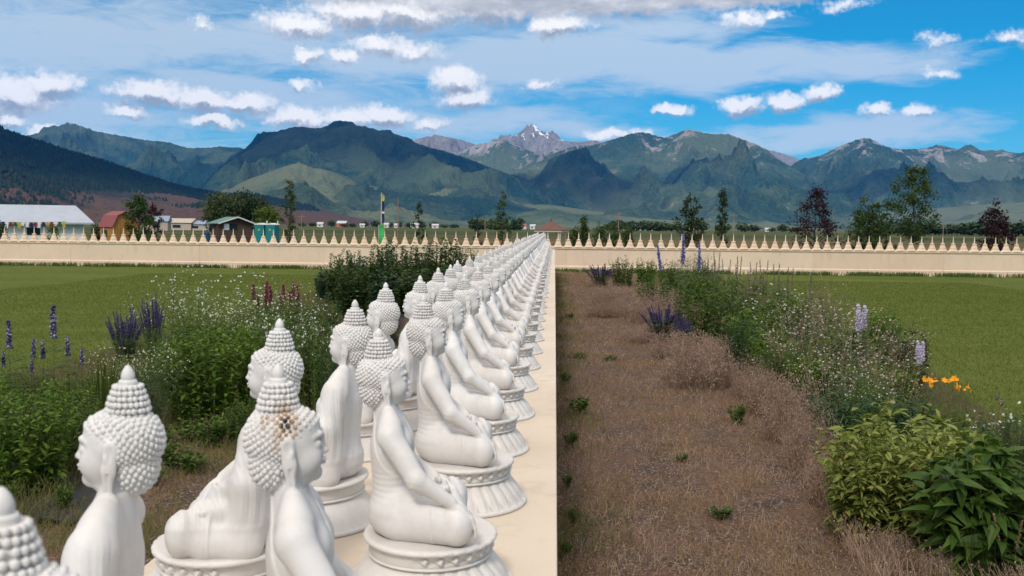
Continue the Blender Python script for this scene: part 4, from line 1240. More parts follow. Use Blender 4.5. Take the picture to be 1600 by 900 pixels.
M_BROWNR = plain('brown_shingle', (.17, .085, .065), (.12, .06, .048), 5, .85, .4, 20)
M_POST = plain('pale_post', (.55, .50, .42), (.48, .43, .36), 4, .7)
M_RUSTY = plain('weathered_pole', (.30, .17, .11), (.22, .13, .09), 3, .8)

def boards(m_, step, dark=.5, vertical=True):
    """board joints in the material of a wall"""
    t = NT(m_.node_tree); b = m_.node_tree.nodes['Principled BSDF']
    P = t.new('ShaderNodeTexCoord').outputs['Object']; sep = t.new('ShaderNodeSeparateXYZ'); t.l.new(P, sep.inputs[0])
    c = t.math('ADD', sep.outputs[0], sep.outputs[1]) if vertical else sep.outputs[2]
    fr_ = t.math('FRACT', t.math('DIVIDE', c, step)); line = t.math('LESS_THAN', fr_, .10)
    src = b.inputs['Base Color'].links[0].from_socket
    t.l.new(t.mix(t.math('MULTIPLY', line, dark), src, (.02, .015, .01)), b.inputs['Base Color'])
boards(M_WOODO, .22); boards(M_WOODD, .20); boards(M_ROOFW, .6, .16); boards(M_GREENR, .4, .2)

# long white house with pale hip roof and prayer flags
D = 96.0
e = at_depth(147, 348, D); r = at_depth(116, 323, D)
hx, hz_, rz_ = e.x, e.z, r.z + .15
ha = R(27)
hs = empty('white_house', (hx - 9 * math.cos(ha) - 3 * math.sin(ha), D - 9 * math.sin(ha) + 3 * math.cos(ha), 0), ha, 'long single storey white house with pale metal roof behind the wall at the left', 'house')
ox = -(hx - 9)
b = MB(); b.box(-12, 8.1, -2.3, 4.4, 0, hz_ - .02); b.build('wall', M_WHITE, hs)
b = MB()
x1, x0, y0, y1 = 9.0, -13, -3.0, 5.1; rx = 7.6; ry = 1.0
vs = [(x0, y0, hz_), (x1, y0, hz_), (x1, y1, hz_), (x0, y1, hz_), (x0, ry, rz_), (rx, ry, rz_),
      (x0, y0, hz_ - .16), (x1, y0, hz_ - .16), (x1, y1, hz_ - .16), (x0, y1, hz_ - .16)]
b.add(vs, [(0, 1, 5, 4), (1, 2, 5), (2, 3, 4, 5), (3, 0, 4), (0, 6, 7, 1), (1, 7, 8, 2), (2, 8, 9, 3), (3, 9, 6, 0), (9, 8, 7, 6)])
b.build('roof', M_ROOFW, hs)
for i, (x, w, z0, z1) in enumerate(((-1.3, .9, .1, hz_ - .35), (3.9, 1.1, .9, hz_ - .5))):
    b = MB(); b.box(x - w / 2, x + w / 2, -2.34, -2.301, z0, z1); b.build('door' if i == 0 else 'window', M_DARKWIN, hs)
b = MB(); b.box(-5.3, -3.9, -2.34, -2.301, .7, hz_ - .3); b.build('window', M_DARKWIN, hs)
# prayer flags on a string in front of the house
D = 84.0
fl = empty('prayer_flags', (at_depth(50, 347, D).x, D, 0), 0, 'string of small coloured prayer flags hanging in front of the white house', 'prayer flags')
xa, xb = at_depth(-30, 346, D).x, at_depth(103, 347, D).x; zf = at_depth(50, 346.5, D).z
b = MB(); pts = []
for i in range(25):
    t = i / 24; pts.append((xa + (xb - xa) * t - fl.location.x, 0, zf + .06 - .10 * math.sin(math.pi * t)))
b.tube(pts, .012, 4); b.build('string', M_POST, fl)
FC = {'b': (.015, .025, .07), 'w': (.72, .70, .72), 'r': (.26, .02, .03), 'g': (.03, .11, .04), 'y': (.46, .38, .06)}
FM = {k: plain('flag_' + n_, v, tuple(c * .85 for c in v), 3, .8) for (k, v), n_ in zip(FC.items(), ('blue', 'white', 'red', 'green', 'yellow'))}
seq = 'ygrwbbwrgywwbrwbyrwgybwrgy'
n = 21
for i in range(n):
    t = (i + .5) / n; x = xa + (xb - xa) * t - fl.location.x; z = zf + .05 - .10 * math.sin(math.pi * t)
    b = MB(); w = .125; h = .38 + .12 * math.sin(i * 2.3)
    sx = .05 * math.sin(i * 1.7)
    b.add([(x - w, -.02, z), (x, -.05, z), (x + w, -.02, z), (x + w + sx, -.06, z - h), (x + sx, .02, z - h * .97), (x - w + sx, -.05, z - h),
           (x - w, .0, z), (x, -.03, z), (x + w, .0, z), (x + w + sx, -.04, z - h), (x + sx, .04, z - h * .97), (x - w + sx, -.03, z - h)],
          [(0, 1, 4, 5), (1, 2, 3, 4), (7, 6, 11, 10), (8, 7, 10, 9), (0, 5, 11, 6), (2, 8, 9, 3), (5, 4, 10, 11), (4, 3, 9, 10)])
    b.build('flag', FM['bwrgy'[(i * 3 + 2) % 5] if i % 4 else 'w'] if False else FM[seq[i % len(seq)]], fl)
tree('small_tree', 'small bright green tree seen between the stupas in front of the white house', 84, 352, 78, 16, L_BRIGHT, n=900, lsize=.12, seed=40, shape='round', clump=.8, limbs=10, bare=.05)
tree('bushy_shrub', 'dark green shrub at the right corner of the white house', 150, 353, 88, 15, L_DARK, n=1200, lsize=.13, seed=41, shape='round', clump=.9, limbs=10, bare=.02)
tree('bushy_shrub', 'dark green shrub at the left edge in front of the white house', 0, 352, 80, 18, L_DARK, n=1200, lsize=.13, seed=42, shape='round', clump=.9, limbs=10, bare=.02)

# small barn with red gambrel roof
D = 84.0
c = at_depth(158, 350, D); gl = at_depth(176, 350, D); gr_ = at_depth(213, 350, D); pk = at_depth(196, 331, D)
w = gr_.x - gl.x; H = pk.z; L = 3.6
w = 2.15; L = 2.3; ang = R(48)
bn = empty('garden_barn', (gl.x + math.cos(ang) * w / 2, D + math.sin(ang) * w / 2, 0), ang, 'small orange wooden barn with red gambrel roof beyond the wall', 'barn')
prof = [(-w / 2, 0), (w / 2, 0), (w / 2, H * .60), (w * .30, H * .88), (0, H * .985), (-w * .30, H * .88), (-w / 2, H * .60)]
b = MB(); b.prism(prof, 0, L); b.build('wall', M_WOODO, bn)
rp = [(w * .53, H * .565), (w * .315, H * .895), (0, H * 1.005), (-w * .315, H * .895), (-w * .53, H * .565)]
b = MB()
outer = [(x * 1.03, z + .05) for x, z in rp]
b.prism(rp[::-1] + outer, -.14, L + .14); b.build('roof', M_REDR, bn)
b = MB(); b.box(-.42, .42, -.045, -.004, 0.0, H * .56); d_ = b.build('door', M_WOODO, bn); b = MB(); b.box(.28, .33, -.075, -.046, .9, 1.1); b.build('handle', M_DARKWIN, d_)
b = MB(); b.box(-.22, .22, -.03, -.004, H * .88, H * .93); b.build('vent', M_DARKWIN, bn)
b = MB(); b.box(-w / 2 - .03, -w / 2 - .004, 1.0, 1.9, .9, 1.5); b.build('window', M_DARKWIN, bn)

# brown shed with green roof
D = 82.0
a = at_depth(345, 350, D); c = at_depth(391, 350, D); pk = at_depth(370, 338, D); H = pk.z; w = c.x - a.x
w = 2.6; ang = R(40)
sh = empty('brown_shed', (a.x + math.cos(ang) * w / 2, D + math.sin(ang) * w / 2, 0), ang, 'brown board shed with green and white gable roof beyond the wall', 'shed')
b = MB(); b.prism([(-w / 2, 0), (w / 2, 0), (w / 2, H * .78), (0, H * .955), (-w / 2, H * .80)], 0, 1.9); b.build('wall', M_WOODD, sh)
b = MB(); rp = [(w * .56, H * .775), (0, H * .965), (-w * .62, H * .775)]
b.prism(rp[::-1] + [(x, z + .06) for x, z in rp], -.3, 2.2); rf = b.build('roof', M_GREENR, sh)
b = MB(); b.prism([(x, z - .015) for x, z in rp[::-1]] + [(x, z + .085) for x, z in rp], -.33, -.301); b.build('fascia', M_TRIM, rf)
b = MB(); b.box(-w * .22, w * .02, -.03, -.004, H * .60, H * .78); b.build('window', M_DARKWIN, sh)
b = MB(); b.box(-w * .40, -w * .24, -.03, -.004, H * .60, H * .78); b.build('window', M_TRIM, sh)
b = MB(); b.box(-w * .62, -w * .57, .0, .08, 0, H * .75); b.build('post', M_WOODD, sh)

# two portable toilets
def toilet(px, lab):
    D = 104.0; p = at_depth(px, 350, D)
    t = empty('portable_toilet', (p.x, D, 0), R(-12), lab, 'portable toilet', 'teal portable toilets')
    b = MB(); b.box(-.5, .5, -.5, .5, .06, 2.02); b.build('cabin', M_TEAL, t)
    b = MB(); b.box(-.53, .53, -.53, .53, 0, .06); b.build('skid', M_DARKWIN, t)
    b = MB(); b.prism([(-.54, 2.02), (.54, 2.02), (.50, 2.10), (0, 2.20), (-.50, 2.10)], -.54, .54); b.build('roof', M_TRIM, t)
    b = MB(); b.box(-.38, .38, -.53, -.503, .12, 1.92); d_ = b.build('door', M_TEAL, t)
    b = MB(); b.box(.26, .33, -.56, -.531, .95, 1.1); b.build('handle', M_DARKWIN, d_)
    b = MB(); b.box(-.10, .12, -.545, -.531, 1.45, 1.62); b.build('sign', FM['y'], d_)
    b = MB(); b.tube([(.4, .4, 2.1), (.4, .4, 2.42)], .05, 8); b.build('vent_pipe', M_TRIM, t)
toilet(408.5, 'teal portable toilet, the left one of the pair beside the brown shed'); toilet(425.5, 'teal portable toilet, the right one of the pair beside the brown shed')
# blue barrel by the shed
p = at_depth(323, 360, 78.0)
b = MB(); b.lathe([(.22, 0), (.23, .03), (.22, .10), (.235, .45), (.245, .50), (.235, .55), (.245, 1.0), (.22, 1.4), (.23, 1.45), (.21, 1.48), (.05, 1.49)], 18)
o = b.build('blue_barrel', M_BLUE, None, True, (p.x, 78, 0)); tag(o, 'upright blue barrel left of the brown shed', 'barrel')

# pavilion with brown hipped roof behind the end of the rows
D = 112.0
l = at_depth(834, 360, D); rr_ = at_depth(888, 360, D); pk = at_depth(861, 345, D); cx = (l.x + rr_.x) / 2; w = (rr_.x - l.x) / 2; ez = l.z
pv_ = empty('pavilion', (cx, D, 0), R(8), 'open pavilion with brown hipped roof behind the far end of the statue rows', 'pavilion')
b = MB(); b.lathe([(w * 1.0, ez), (w * 1.02, ez + .05), (w * .52, ez + (pk.z - ez) * .50), (w * .10, pk.z - .10), (.05, pk.z)], 6); b.build('roof', M_BROWNR, pv_)
b = MB(); b.lathe([(w * .99, ez - .14), (w * .99, ez - .004)], 6); b.build('fascia', M_POST, pv_)
b = MB(); b.lathe([(.10, 0), (.13, .10), (.05, .2), (.07, .28), (.01, .45)], 8, (0, 0, pk.z - .03)); b.build('finial', M_BROWNR, pv_)
for k in range(6):
    a = math.pi / 3 * k; b = MB(); b.box(-.07, .07, -.07, .07, 0, ez - .14, M=Matrix.Translation((math.cos(a) * w * .84, math.sin(a) * w * .84, 0))); b.build('post', M_POST, pv_)
b = MB(); b.lathe([(w * .8, 0), (w * .8, .12)], 6); b.build('floor', M_POST, pv_)

# poles
def pole(name, px, ptop, D, r, m_, lab, cat='pole'):
    p = at_depth(px, ptop, D); e = empty(name, (p.x, D, 0), 0, lab, cat)
    b = MB(); b.tube([(0, 0, 0), (0, 0, p.z)], [r, r * .7], 8); b.build('post', m_, e); return e, p.z
e, H = pole('banner_pole', 596, 301, 78, .045, M_POST, 'tall pole with narrow yellow and dark prayer banner', 'banner pole')
def banner(e, x0, x1, z0, z1, m_, name, k=10):
    b = MB(); 
    for i in range(k):
        za, zb = z1 + (z0 - z1) * i / k, z1 + (z0 - z1) * (i + 1) / k
        ya, yb = .05 * math.sin(i * 1.3), .05 * math.sin((i + 1) * 1.3); xa_, xb_ = .06 * math.sin(i * .9), .06 * math.sin((i + 1) * .9)
        b.add([(x0, ya - .004, za), (x1 + xa_, ya + .03, za), (x1 + xb_, yb + .03, zb), (x0, yb - .004, zb), (x0, ya + .004, za), (x1 + xa_, ya + .038, za), (x1 + xb_, yb + .038, zb), (x0, yb + .004, zb)],
              [(0, 3, 2, 1), (4, 5, 6, 7), (1, 2, 6, 5)], 0)
    b.build(name, m_, e)
segs = ((.97, .86, 'y'), (.86, .70, 'b'), (.70, .66, 'w'), (.66, .50, 'b'), (.50, .36, 'y'), (.36, .30, 'r'))
for t1, t0, k in segs: banner(e, .04, .17, H * t0 + .01, H * t1, FM[k], 'banner_cloth', 3)
M_FGREEN = plain('bright_green_cloth', (.05, .42, .12), (.04, .34, .10), 3, .8)
e2 = empty('green_flag', (at_depth(592, 350, 77).x, 77, 0), 0, 'short bright green flag at the foot of the banner pole', 'flag')
zt = at_depth(592, 351, 77).z; b = MB(); b.tube([(-.02, 0, 0), (-.02, 0, zt)], .02, 6); b.build('post', M_POST, e2); banner(e2, 0, .33, .55, zt, M_FGREEN, 'flag_cloth', 6)
pole('brown_pole', 622, 309, 80, .05, M_RUSTY, 'bare brown wooden pole right of the banner pole')
def utility(px, ptop, D, lab):
    e, H = pole('utility_pole', px, ptop, D, .14, M_RUSTY, lab, 'utility pole')
    e['group'] = 'utility poles on the plain'
    b = MB(); b.box(-1.1, 1.1, -.06, .06, H - .7, H - .55); b.build('crossarm', M_RUSTY, e)
utility(471, 335, 330, 'utility pole with crossarm right of the thin sparse tree')
utility(758, 340, 380, 'utility pole with crossarm above the left statue row')
utility(967, 331, 300, 'utility pole with crossarm right of the green shrubs')
utility(1147, 333, 330, 'utility pole with crossarm right of the slim upright tree')
utility(1474, 352, 420, 'pale utility pole right of the tallest tree')

# small far houses on the plain
def far_house(px, py, D, w, h, lab, wall=M_TRIM, roof=None, grp='small white buildings far out on the plain'):
    wall = M_FARW if wall is M_TRIM else wall; roof = roof if roof not in (None, M_TRIM) else M_FARR
    p = at_depth(px, py, D); e = empty('distant_house', (p.x, D, 0), fr.uniform(-.3, .3), lab, 'house', grp)
    b = MB(); b.box(-w / 2, w / 2, 0, w * .6, 0, h * .62); b.build('wall', wall, e)
    b = MB(); b.prism([(-.3, h * .621), (w * .6 + .3, h * .621), (w * .3, h)], -w / 2 - .3, w / 2 + .3, axis='x'); b.build('roof', roof, e)
    b = MB(); b.box(-w * .2, w * .1, -.05, -.005, h * .2, h * .45); b.build('window', M_DARKWIN, e)
M_FARW = plain('haze_dulled_white_wall', (.42, .40, .37), (.36, .34, .31), 2, .8); M_FARR = plain('grey_far_roof', (.34, .34, .36), (.27, .27, .30), 2, .7)  # far white walls: colour dulled to stand in for distance haze
M_TANW = plain('tan_wall', (.40, .33, .27), (.34, .28, .22), 2, .8)
M_BLUER = plain('blue_grey_roof', (.22, .27, .34), (.18, .22, .28), 2, .6)
far_house(245, 349, 270, 5.5, 3.9, 'pale blue roofed house right of the plum tree by the barn', M_TANW, M_BLUER, 'far houses between barn and shed')
far_house(278, 352, 300, 8, 3.4, 'low tan building in the gap between the barn and the brown shed', M_TANW, M_TANW, 'far houses between barn and shed')
far_house(306, 352, 300, 8, 2.8, 'long low blue roofed building left of the brown shed', M_TANW, M_BLUER, 'far houses between barn and shed')
for px, w, h, lb in ((533, 17, 6.5, 'red walled white roofed farm building left of the banner pole'), (603, 9, 5, 'small white building just right of the banner pole'),
                 (619, 7, 4.5, 'tiny white building beside the brown pole'), (648, 14, 5, 'pale low building left of the tiny sparse tree'), (680, 11, 4.5, 'white low building right of the tiny sparse tree'),
                 (566, 8, 4, 'tiny white building between farm building and banner pole'), (500, 10, 5, 'white building right of the utility pole and thin tree'),
                 (817, 12, 5, 'reddish roofed house left of the pavilion roof'), (832, 9, 5, 'pale roofed house touching the pavilion roof on the left'),
                 (979, 14, 5, 'long white building left of the tall blue flower'), (997, 10, 6, 'white square building in the distant tree row'), (1014, 13, 4, 'low white building right of the white square one'),
                 (1080, 10, 5, 'small pale building behind the two tiered tree'), (1512, 10, 5, 'pale building left of the far right purple tree'), (1578, 12, 5, 'pale building right of the far right purple tree'), (1200, 9, 4, 'tiny pale building left of the wide purple tree')):
    far_house(px, 353, 760, w * .42, h * .72, lb, plain('dusty_red_wall', (.3, .10, .08), (.25, .08, .06), 2, .8) if px in (533,) else M_TRIM, M_REDR if px == 817 else M_TRIM)
# ================================================================== garden plants
def leaf_t(w=.28, droop=.25, fold=.06, seg=4, pw=.8, tipw=.02):
    vs, fs = [], []
    for i in range(seg + 1):
        y = i / seg; hw = max(w * math.sin(math.pi * min(1, y ** pw)), tipw * w); z = -droop * y * y
        vs += [(-hw, y, z + fold * hw / max(w, 1e-6)), (0, y, z), (hw, y, z + fold * hw / max(w, 1e-6))]
    for i in range(seg):
        a = i * 3; fs += [(a, a + 1, a + 4, a + 3), (a + 1, a + 2, a + 5, a + 4)]
    return np.array(vs), np.array(fs)
OCT = (np.array([[1, 0, 0], [0, 1, 0], [-1, 0, 0], [0, -1, 0], [0, 0, 1], [0, 0, -1.0]]), np.array([[0, 1, 4], [1, 2, 4], [2, 3, 4], [3, 0, 4], [1, 0, 5], [2, 1, 5], [3, 2, 5], [0, 3, 5]]))
def flower_t(petals=5, w=.5, cup=.2):
    """open flower in the xz plane facing +Y"""
    vs, fs = [(0, 0, 0)], []
    for i in range(petals):
        a = 2 * math.pi * i / petals; da = math.pi / petals * w * 1.6
        b = len(vs)
        vs += [(math.cos(a - da) * .62, cup * .6, math.sin(a - da) * .62), (math.cos(a), cup, math.sin(a)), (math.cos(a + da) * .62, cup * .6, math.sin(a + da) * .62)]
        fs.append((0, b, b + 1, b + 2))
    return np.array(vs), np.array(fs)
FLW = flower_t()

def bez(b, c, e, t):
    t = np.asarray(t)[..., None]; return (1 - t) ** 2 * b + 2 * t * (1 - t) * c + t * t * e
def stems_mesh(b, c, e, r0, r1, seg=4, k=3):
    n = len(b); T = np.linspace(0, 1, seg + 1); P = np.stack([bez(b, c, e, np.full(n, t)) for t in T], 1)       # n,seg+1,3
    d = np.gradient(P, axis=1); d /= np.maximum(np.linalg.norm(d, axis=2, keepdims=True), 1e-9)
    a = np.cross(d, np.array([.13, 1.0, .07])); a /= np.maximum(np.linalg.norm(a, axis=2, keepdims=True), 1e-9); bb = np.cross(d, a)
    rr = (np.array(r0).reshape(-1, 1) * (1 - T) + np.array(r1).reshape(-1, 1) * T)[..., None] * np.ones((n, 1, 1))
    V = np.stack([P + (a * math.cos(2 * math.pi * q / k) + bb * math.sin(2 * math.pi * q / k)) * rr for q in range(k)], 2)   # n,seg+1,k,3
    V = V.reshape(-1, 3); F = []
    for i in range(seg):
        for q in range(1 if k == 2 else k): F.append([i * k + q, i * k + (q + 1) % k, (i + 1) * k + (q + 1) % k, (i + 1) * k + q])
    F = (np.array(F)[None] + (np.arange(n) * (seg + 1) * k)[:, None, None]).reshape(-1, 4)
    return V, F
def stem_set(rng, n, H, spread, lean=.5, hv=.25, base=.12, wob=.12):
    a = rng.uniform(0, 2 * np.pi, n); q = np.sqrt(rng.random(n))
    b = np.stack([np.cos(a) * q * base, np.sin(a) * q * base, 0 * a], 1)
    h = H * (1 - hv * rng.random(n)) * (1 - .22 * q ** 2)
    e = np.stack([np.cos(a) * q * spread, np.sin(a) * q * spread, h], 1) + rng.normal(0, wob * spread * .6, (n, 3)) * np.array([1, 1, .1])
    c = b + (e - b) * np.array([.5 * (1 - lean), .5 * (1 - lean), .62])
    return b, c, e
def leaves_on(rng, b, c, e, per, t0, t1, tmpl, l0, l1, up=.35, out=1.0, taper=.4, rnd=.35, roll=.5):
    n = len(b); idx = np.repeat(np.arange(n), per); m = len(idx)
    t = t0 + (t1 - t0) * rng.random(m)
    p = bez(b[idx], c[idx], e[idx], t)
    a = rng.uniform(0, 2 * np.pi, m)
    d = np.stack([np.cos(a) * out, np.sin(a) * out, up + 0 * a], 1) + rng.normal(0, rnd, (m, 3)) + p * np.array([1, 1, 0]) * .8
    s = (l0 + (l1 - l0) * rng.random(m)) * (1 - taper * (t - t0) / max(t1 - t0, 1e-6))
    M = rots(d, rng.normal(0, roll, m)) * s[:, None, None]
    return scatter(*tmpl, M, p)
def blobs_at(rng, p, s, tmpl=OCT, dirs=None, flat=None):
    n = len(p); d = rng.normal(0, 1, (n, 3)) + np.array([0, -.25, .9]) if dirs is None else dirs
    M = rots(d, rng.uniform(-3, 3, n)) * (s * rng.uniform(.7, 1.25, n))[:, None, None]
    return scatter(*tmpl, M, p)
def spike_pts(rng, b, c, e, t0, t1, per, r):
    n = len(b); idx = np.repeat(np.arange(n), per); t = t0 + (t1 - t0) * np.tile(np.arange(per) / per, n)
    a = np.tile(np.arange(per) * 2.4, n) + idx; p = bez(b[idx], c[idx], e[idx], t)
    q = r * (1.05 - .8 * (t - t0) / (t1 - t0)); o = np.stack([np.cos(a) * q, np.sin(a) * q, 0 * a], 1)
    return p + o, np.stack([np.cos(a), np.sin(a), .25 + 0 * a], 1)

# materials
G_STEM = leafmat('stem_green', (0.049, 0.077, 0.025), (0.084, 0.119, 0.039), trans=.05)
G_STEMD = leafmat('stem_dry', (.13, .095, .05), (.22, .165, .09), trans=.05)
G_BRIGHT = leafmat('leaf_bright', (.046, .095, .008), (.092, .160, .016), (.170, .240, .036), trans=.30)
G_MID = leafmat('leaf_mid', (.036, .066, .010), (.068, .112, .018), (.120, .165, .034), trans=.25)
G_DARK = leafmat('leaf_dark', (0.017, 0.045, 0.017), (0.031, 0.073, 0.022), (0.059, 0.112, 0.034), trans=.2, rough=.45)
G_YEL = leafmat('leaf_yellow_green', (.105, .140, .026), (.185, .215, .045), (.29, .30, .085), trans=.28)
G_BLUE = leafmat('leaf_blue_green', (0.039, 0.078, 0.042), (0.068, 0.117, 0.063), (0.105, 0.158, 0.087), trans=.2)
G_RED = leafmat('leaf_rusty', (.12, .045, .02), (.17, .09, .03), (.22, .13, .05), trans=.2)
G_BURG = leafmat('leaf_burgundy', (.022, .022, .014), (.035, .038, .02), (.05, .06, .028), trans=.15)
G_SHRUB = leafmat('leaf_shrub', (.030, .058, .016), (.056, .094, .026), (.095, .14, .040), trans=.25)
G_BIG = leafmat('leaf_broad_green', (.032, .068, .010), (.056, .105, .016), (.10, .155, .030), trans=.25, rough=.5)
F_WHITE = leafmat('petal_white', (.62, .60, .52), (.75, .74, .68), (.82, .81, .77), trans=.2)
F_CREAM = leafmat('petal_cream', (.42, .42, .24), (.55, .54, .34), (.66, .63, .46), trans=.2)
F_PALEP = leafmat('petal_pale_pink', (.42, .32, .30), (.56, .46, .43), (.70, .62, .60), trans=.2)
F_PURP = leafmat('petal_purple', (.034, .024, .075), (.062, .042, .135), (.11, .08, .20), trans=.15)
F_BLUE = leafmat('petal_blue', (.07, .075, .22), (.15, .145, .38), (.32, .30, .52), trans=.15)
F_LUPB = leafmat('petal_dark_lupine', (.040, .030, .10), (.09, .08, .20), (.50, .47, .52), trans=.15)
F_LILAC = leafmat('petal_lilac', (.42, .36, .52), (.55, .48, .62), (.70, .62, .74), trans=.2)
F_RED = leafmat('petal_crimson', (.12, .018, .035), (.19, .03, .06), (.30, .09, .13), trans=.15)
F_ORANGE = leafmat('petal_orange', (.70, .22, .01), (.85, .34, .015), (.90, .46, .03), trans=.2)
F_BROWN = leafmat('seed_heads', (.10, .07, .055), (.17, .125, .10), (.26, .20, .17), trans=.1)
D_PINK = leafmat('dry_grass_pink', (.20, .125, .090), (.34, .225, .165), (.50, .355, .265), trans=.25, rough=.9)
D_FLUFF = leafmat('dry_grass_feathery', (.24, .155, .12), (.38, .265, .215), (.52, .385, .32), trans=.35, rough=.9)
D_TAN = leafmat('dry_grass_tan', (.15, .095, .045), (.25, .160, .080), (.36, .25, .135), trans=.25, rough=.9)
D_OLIVE = leafmat('grass_olive', (.075, .080, .024), (.125, .125, .042), (.21, .18, .075), trans=.2, rough=.9)

L_LANCE = leaf_t(.20, .30, .05, 4); L_BROAD = leaf_t(.24, .55, .07, 6, .75); L_SMALL = leaf_t(.24, .15, .05, 2)
L_BLADE = leaf_t(.035, .9, .01, 7, .45, .1); L_PETAL = leaf_t(.3, .3, .05, 3, 1.2)
L_BIG = leaf_t(.20, .75, .07, 7, .72)
L_STRAP = leaf_t(.04, .45, .01, 5, .5, .1)
PROTO = {}
def proto(name, parts, H, W):
    """parts: (child name, [(V,F)...], material)"""
    PROTO[name] = ([(cn, np_mesh(cn, *merge(ps), mats=[m], smooth=False)) for cn, ps, m in parts if ps], H, W)

def mk_bush(name, seed, leaf, mat_, n=60, H=1.0, spread=.5, per=26, l=(.07, .13), tm=L_LANCE, t0=.25, up=.35, lean=.4, stem=G_STEM, flower=None, fl_n=0, fl_s=.02, fl_t=FLW, r=.0035, extra=None, base=.12, taper=.4, hv=.35):
    rng = np.random.default_rng(seed)
    b, c, e = stem_set(rng, n, H, spread, lean, hv, base)
    st = stems_mesh(b, c, e, r, r * .4)
    lv = leaves_on(rng, b, c, e, per, t0, 1.0, tm, l[0], l[1], up, taper=taper)
    # leaves clothe the sides right down so the bush has no bare skirt
    ps = [('stems', [st], stem), (leaf, [lv], mat_)]
    if extra: ps.append(('old_leaves', [leaves_on(rng, b, c, e, extra[0], .1, .8, tm, l[0] * .8, l[1] * .8, up)], extra[1]))
    if flower:
        i = rng.integers(0, n, fl_n); p = e[i] + rng.normal(0, 1, (fl_n, 3)) * np.array([.06, .06, .035]) * (spread / .4) + np.array([0, 0, .03])
        ps.append(('blossoms', [blobs_at(rng, p, fl_s, fl_t)], flower))
        ps[0][1].append(stems_mesh(e[i] - np.array([0, 0, .05]), (e[i] + p) / 2, p, .0016, .001, 2))
    proto(name, ps, H, spread * 2 + .12)
mk_bush('peony', 1, 'leaves', G_YEL, n=85, H=.92, spread=.52, per=22, l=(.11, .19), tm=leaf_t(.17, .35, .06, 4), up=.25, t0=.12, extra=(2, G_RED), base=.26)
mk_bush('peony2', 2, 'leaves', G_YEL, n=80, H=.92, spread=.50, per=22, l=(.11, .18), tm=leaf_t(.17, .35, .06, 4), up=.35, t0=.12, extra=(2, G_RED), base=.26)
mk_bush('green_bush', 3, 'leaves', G_BRIGHT, n=90, H=1.0, spread=.50, per=26, l=(.07, .13), up=.4, t0=.06, base=.3)
mk_bush('green_bush2', 4, 'leaves', G_MID, n=80, H=1.0, spread=.50, per=26, l=(.06, .11), up=.3, t0=.05, base=.3)
mk_bush('dark_bush', 5, 'leaves', G_DARK, n=80, H=1.0, spread=.50, per=30, l=(.05, .10), up=.4, t0=.04, base=.3)
mk_bush('lacy_bush', 6, 'leaves', G_BRIGHT, n=110, H=1.0, spread=.42, per=26, l=(.05, .09), tm=leaf_t(.08, .3, .02, 3), up=.7, t0=.04, base=.28)
mk_bush('burg_bush', 7, 'leaves', G_BURG, n=60, H=1.0, spread=.40, per=24, l=(.06, .11), tm=L_BROAD, up=.3, t0=.06, base=.3)
mk_bush('whiteflower_bush', 8, 'leaves', G_MID, n=70, H=1.0, spread=.48, per=24, l=(.05, .10), up=.4, t0=.05, flower=F_WHITE, fl_n=150, fl_s=.0135, base=.3)
mk_bush('cream_bush', 9, 'leaves', G_BLUE, n=90, H=1.0, spread=.45, per=15, l=(.04, .08), tm=leaf_t(.12, .3, .02, 3), up=.5, t0=.1, flower=F_CREAM, fl_n=380, fl_s=.0125, base=.2)
mk_bush('strap_bush', 10, 'leaves', G_DARK, n=50, H=.9, spread=.5, per=30, l=(.12, .22), tm=leaf_t(.085, .7, .02, 5), up=.5, t0=.1, base=.2)
mk_bush('bigleaf', 11, 'leaves', G_BIG, n=36, H=.95, spread=.40, per=19, l=(.15, .27), tm=L_BIG, up=.30, t0=.15, r=.006, base=.2, lean=.5, hv=.25)
mk_bush('column_shrub', 12, 'leaves', G_SHRUB, n=40, H=1.0, spread=.17, per=80, l=(.045, .08), tm=L_SMALL, up=.5, t0=.05, base=.12, lean=.1, taper=.3, hv=.45)
mk_bush('column_shrub2', 13, 'leaves', G_BLUE, n=36, H=1.0, spread=.19, per=80, l=(.045, .08), tm=L_SMALL, up=.5, t0=.05, base=.12, lean=.1, taper=.3, hv=.5)
mk_bush('daisy_clump', 14, 'leaves', G_DARK, n=90, H=.9, spread=.42, per=20, l=(.05, .10), tm=leaf_t(.10, .3, .02, 3), up=.7, t0=.0, flower=F_WHITE, fl_n=34, fl_s=.024, fl_t=flower_t(9, .7, .05), base=.3)
mk_bush('weed', 15, 'leaves', G_MID, n=16, H=.22, spread=.16, per=14, l=(.05, .09), tm=L_LANCE, up=.5, t0=.1, base=.06)

def mk_airy(name, seed, fl, leafm, n=34, H=1.2, spread=.35, br=7, fs=.013, lper=16, flt=FLW, stem=G_STEM, hgt=(.5, 1.0), flat=False):
    """thin branching stalks carrying many tiny flowers"""
    rng = np.random.default_rng(seed)
    b, c, e = stem_set(rng, n, H, spread, .2, .4, .16)
    parts = [stems_mesh(b, c, e, .0028, .001)]
    idx = np.repeat(np.arange(n), br); t = rng.uniform(hgt[0], .97, len(idx)); p0 = bez(b[idx], c[idx], e[idx], t)
    p1 = p0 + rng.normal(0, 1, (len(idx), 3)) * .055 + np.array([0, 0, .07]) ; parts.append(stems_mesh(p0, (p0 + p1) / 2, p1, .0014, .0007, 2))
    fp = np.concatenate([p1, e, p1[::2] + rng.normal(0, .016, p1[::2].shape)])
    lv = leaves_on(rng, b, c, e, lper, .0, .72, leaf_t(.11, .35, .02, 3), .05, .11, .6)
    proto(name, [('stems', parts, stem), ('leaves', [lv], leafm), ('blossoms', [blobs_at(rng, fp, fs, flt)], fl)], H, spread * 2)
mk_airy('white_airy', 21, F_WHITE, G_MID, n=22, br=4, fs=.0135)
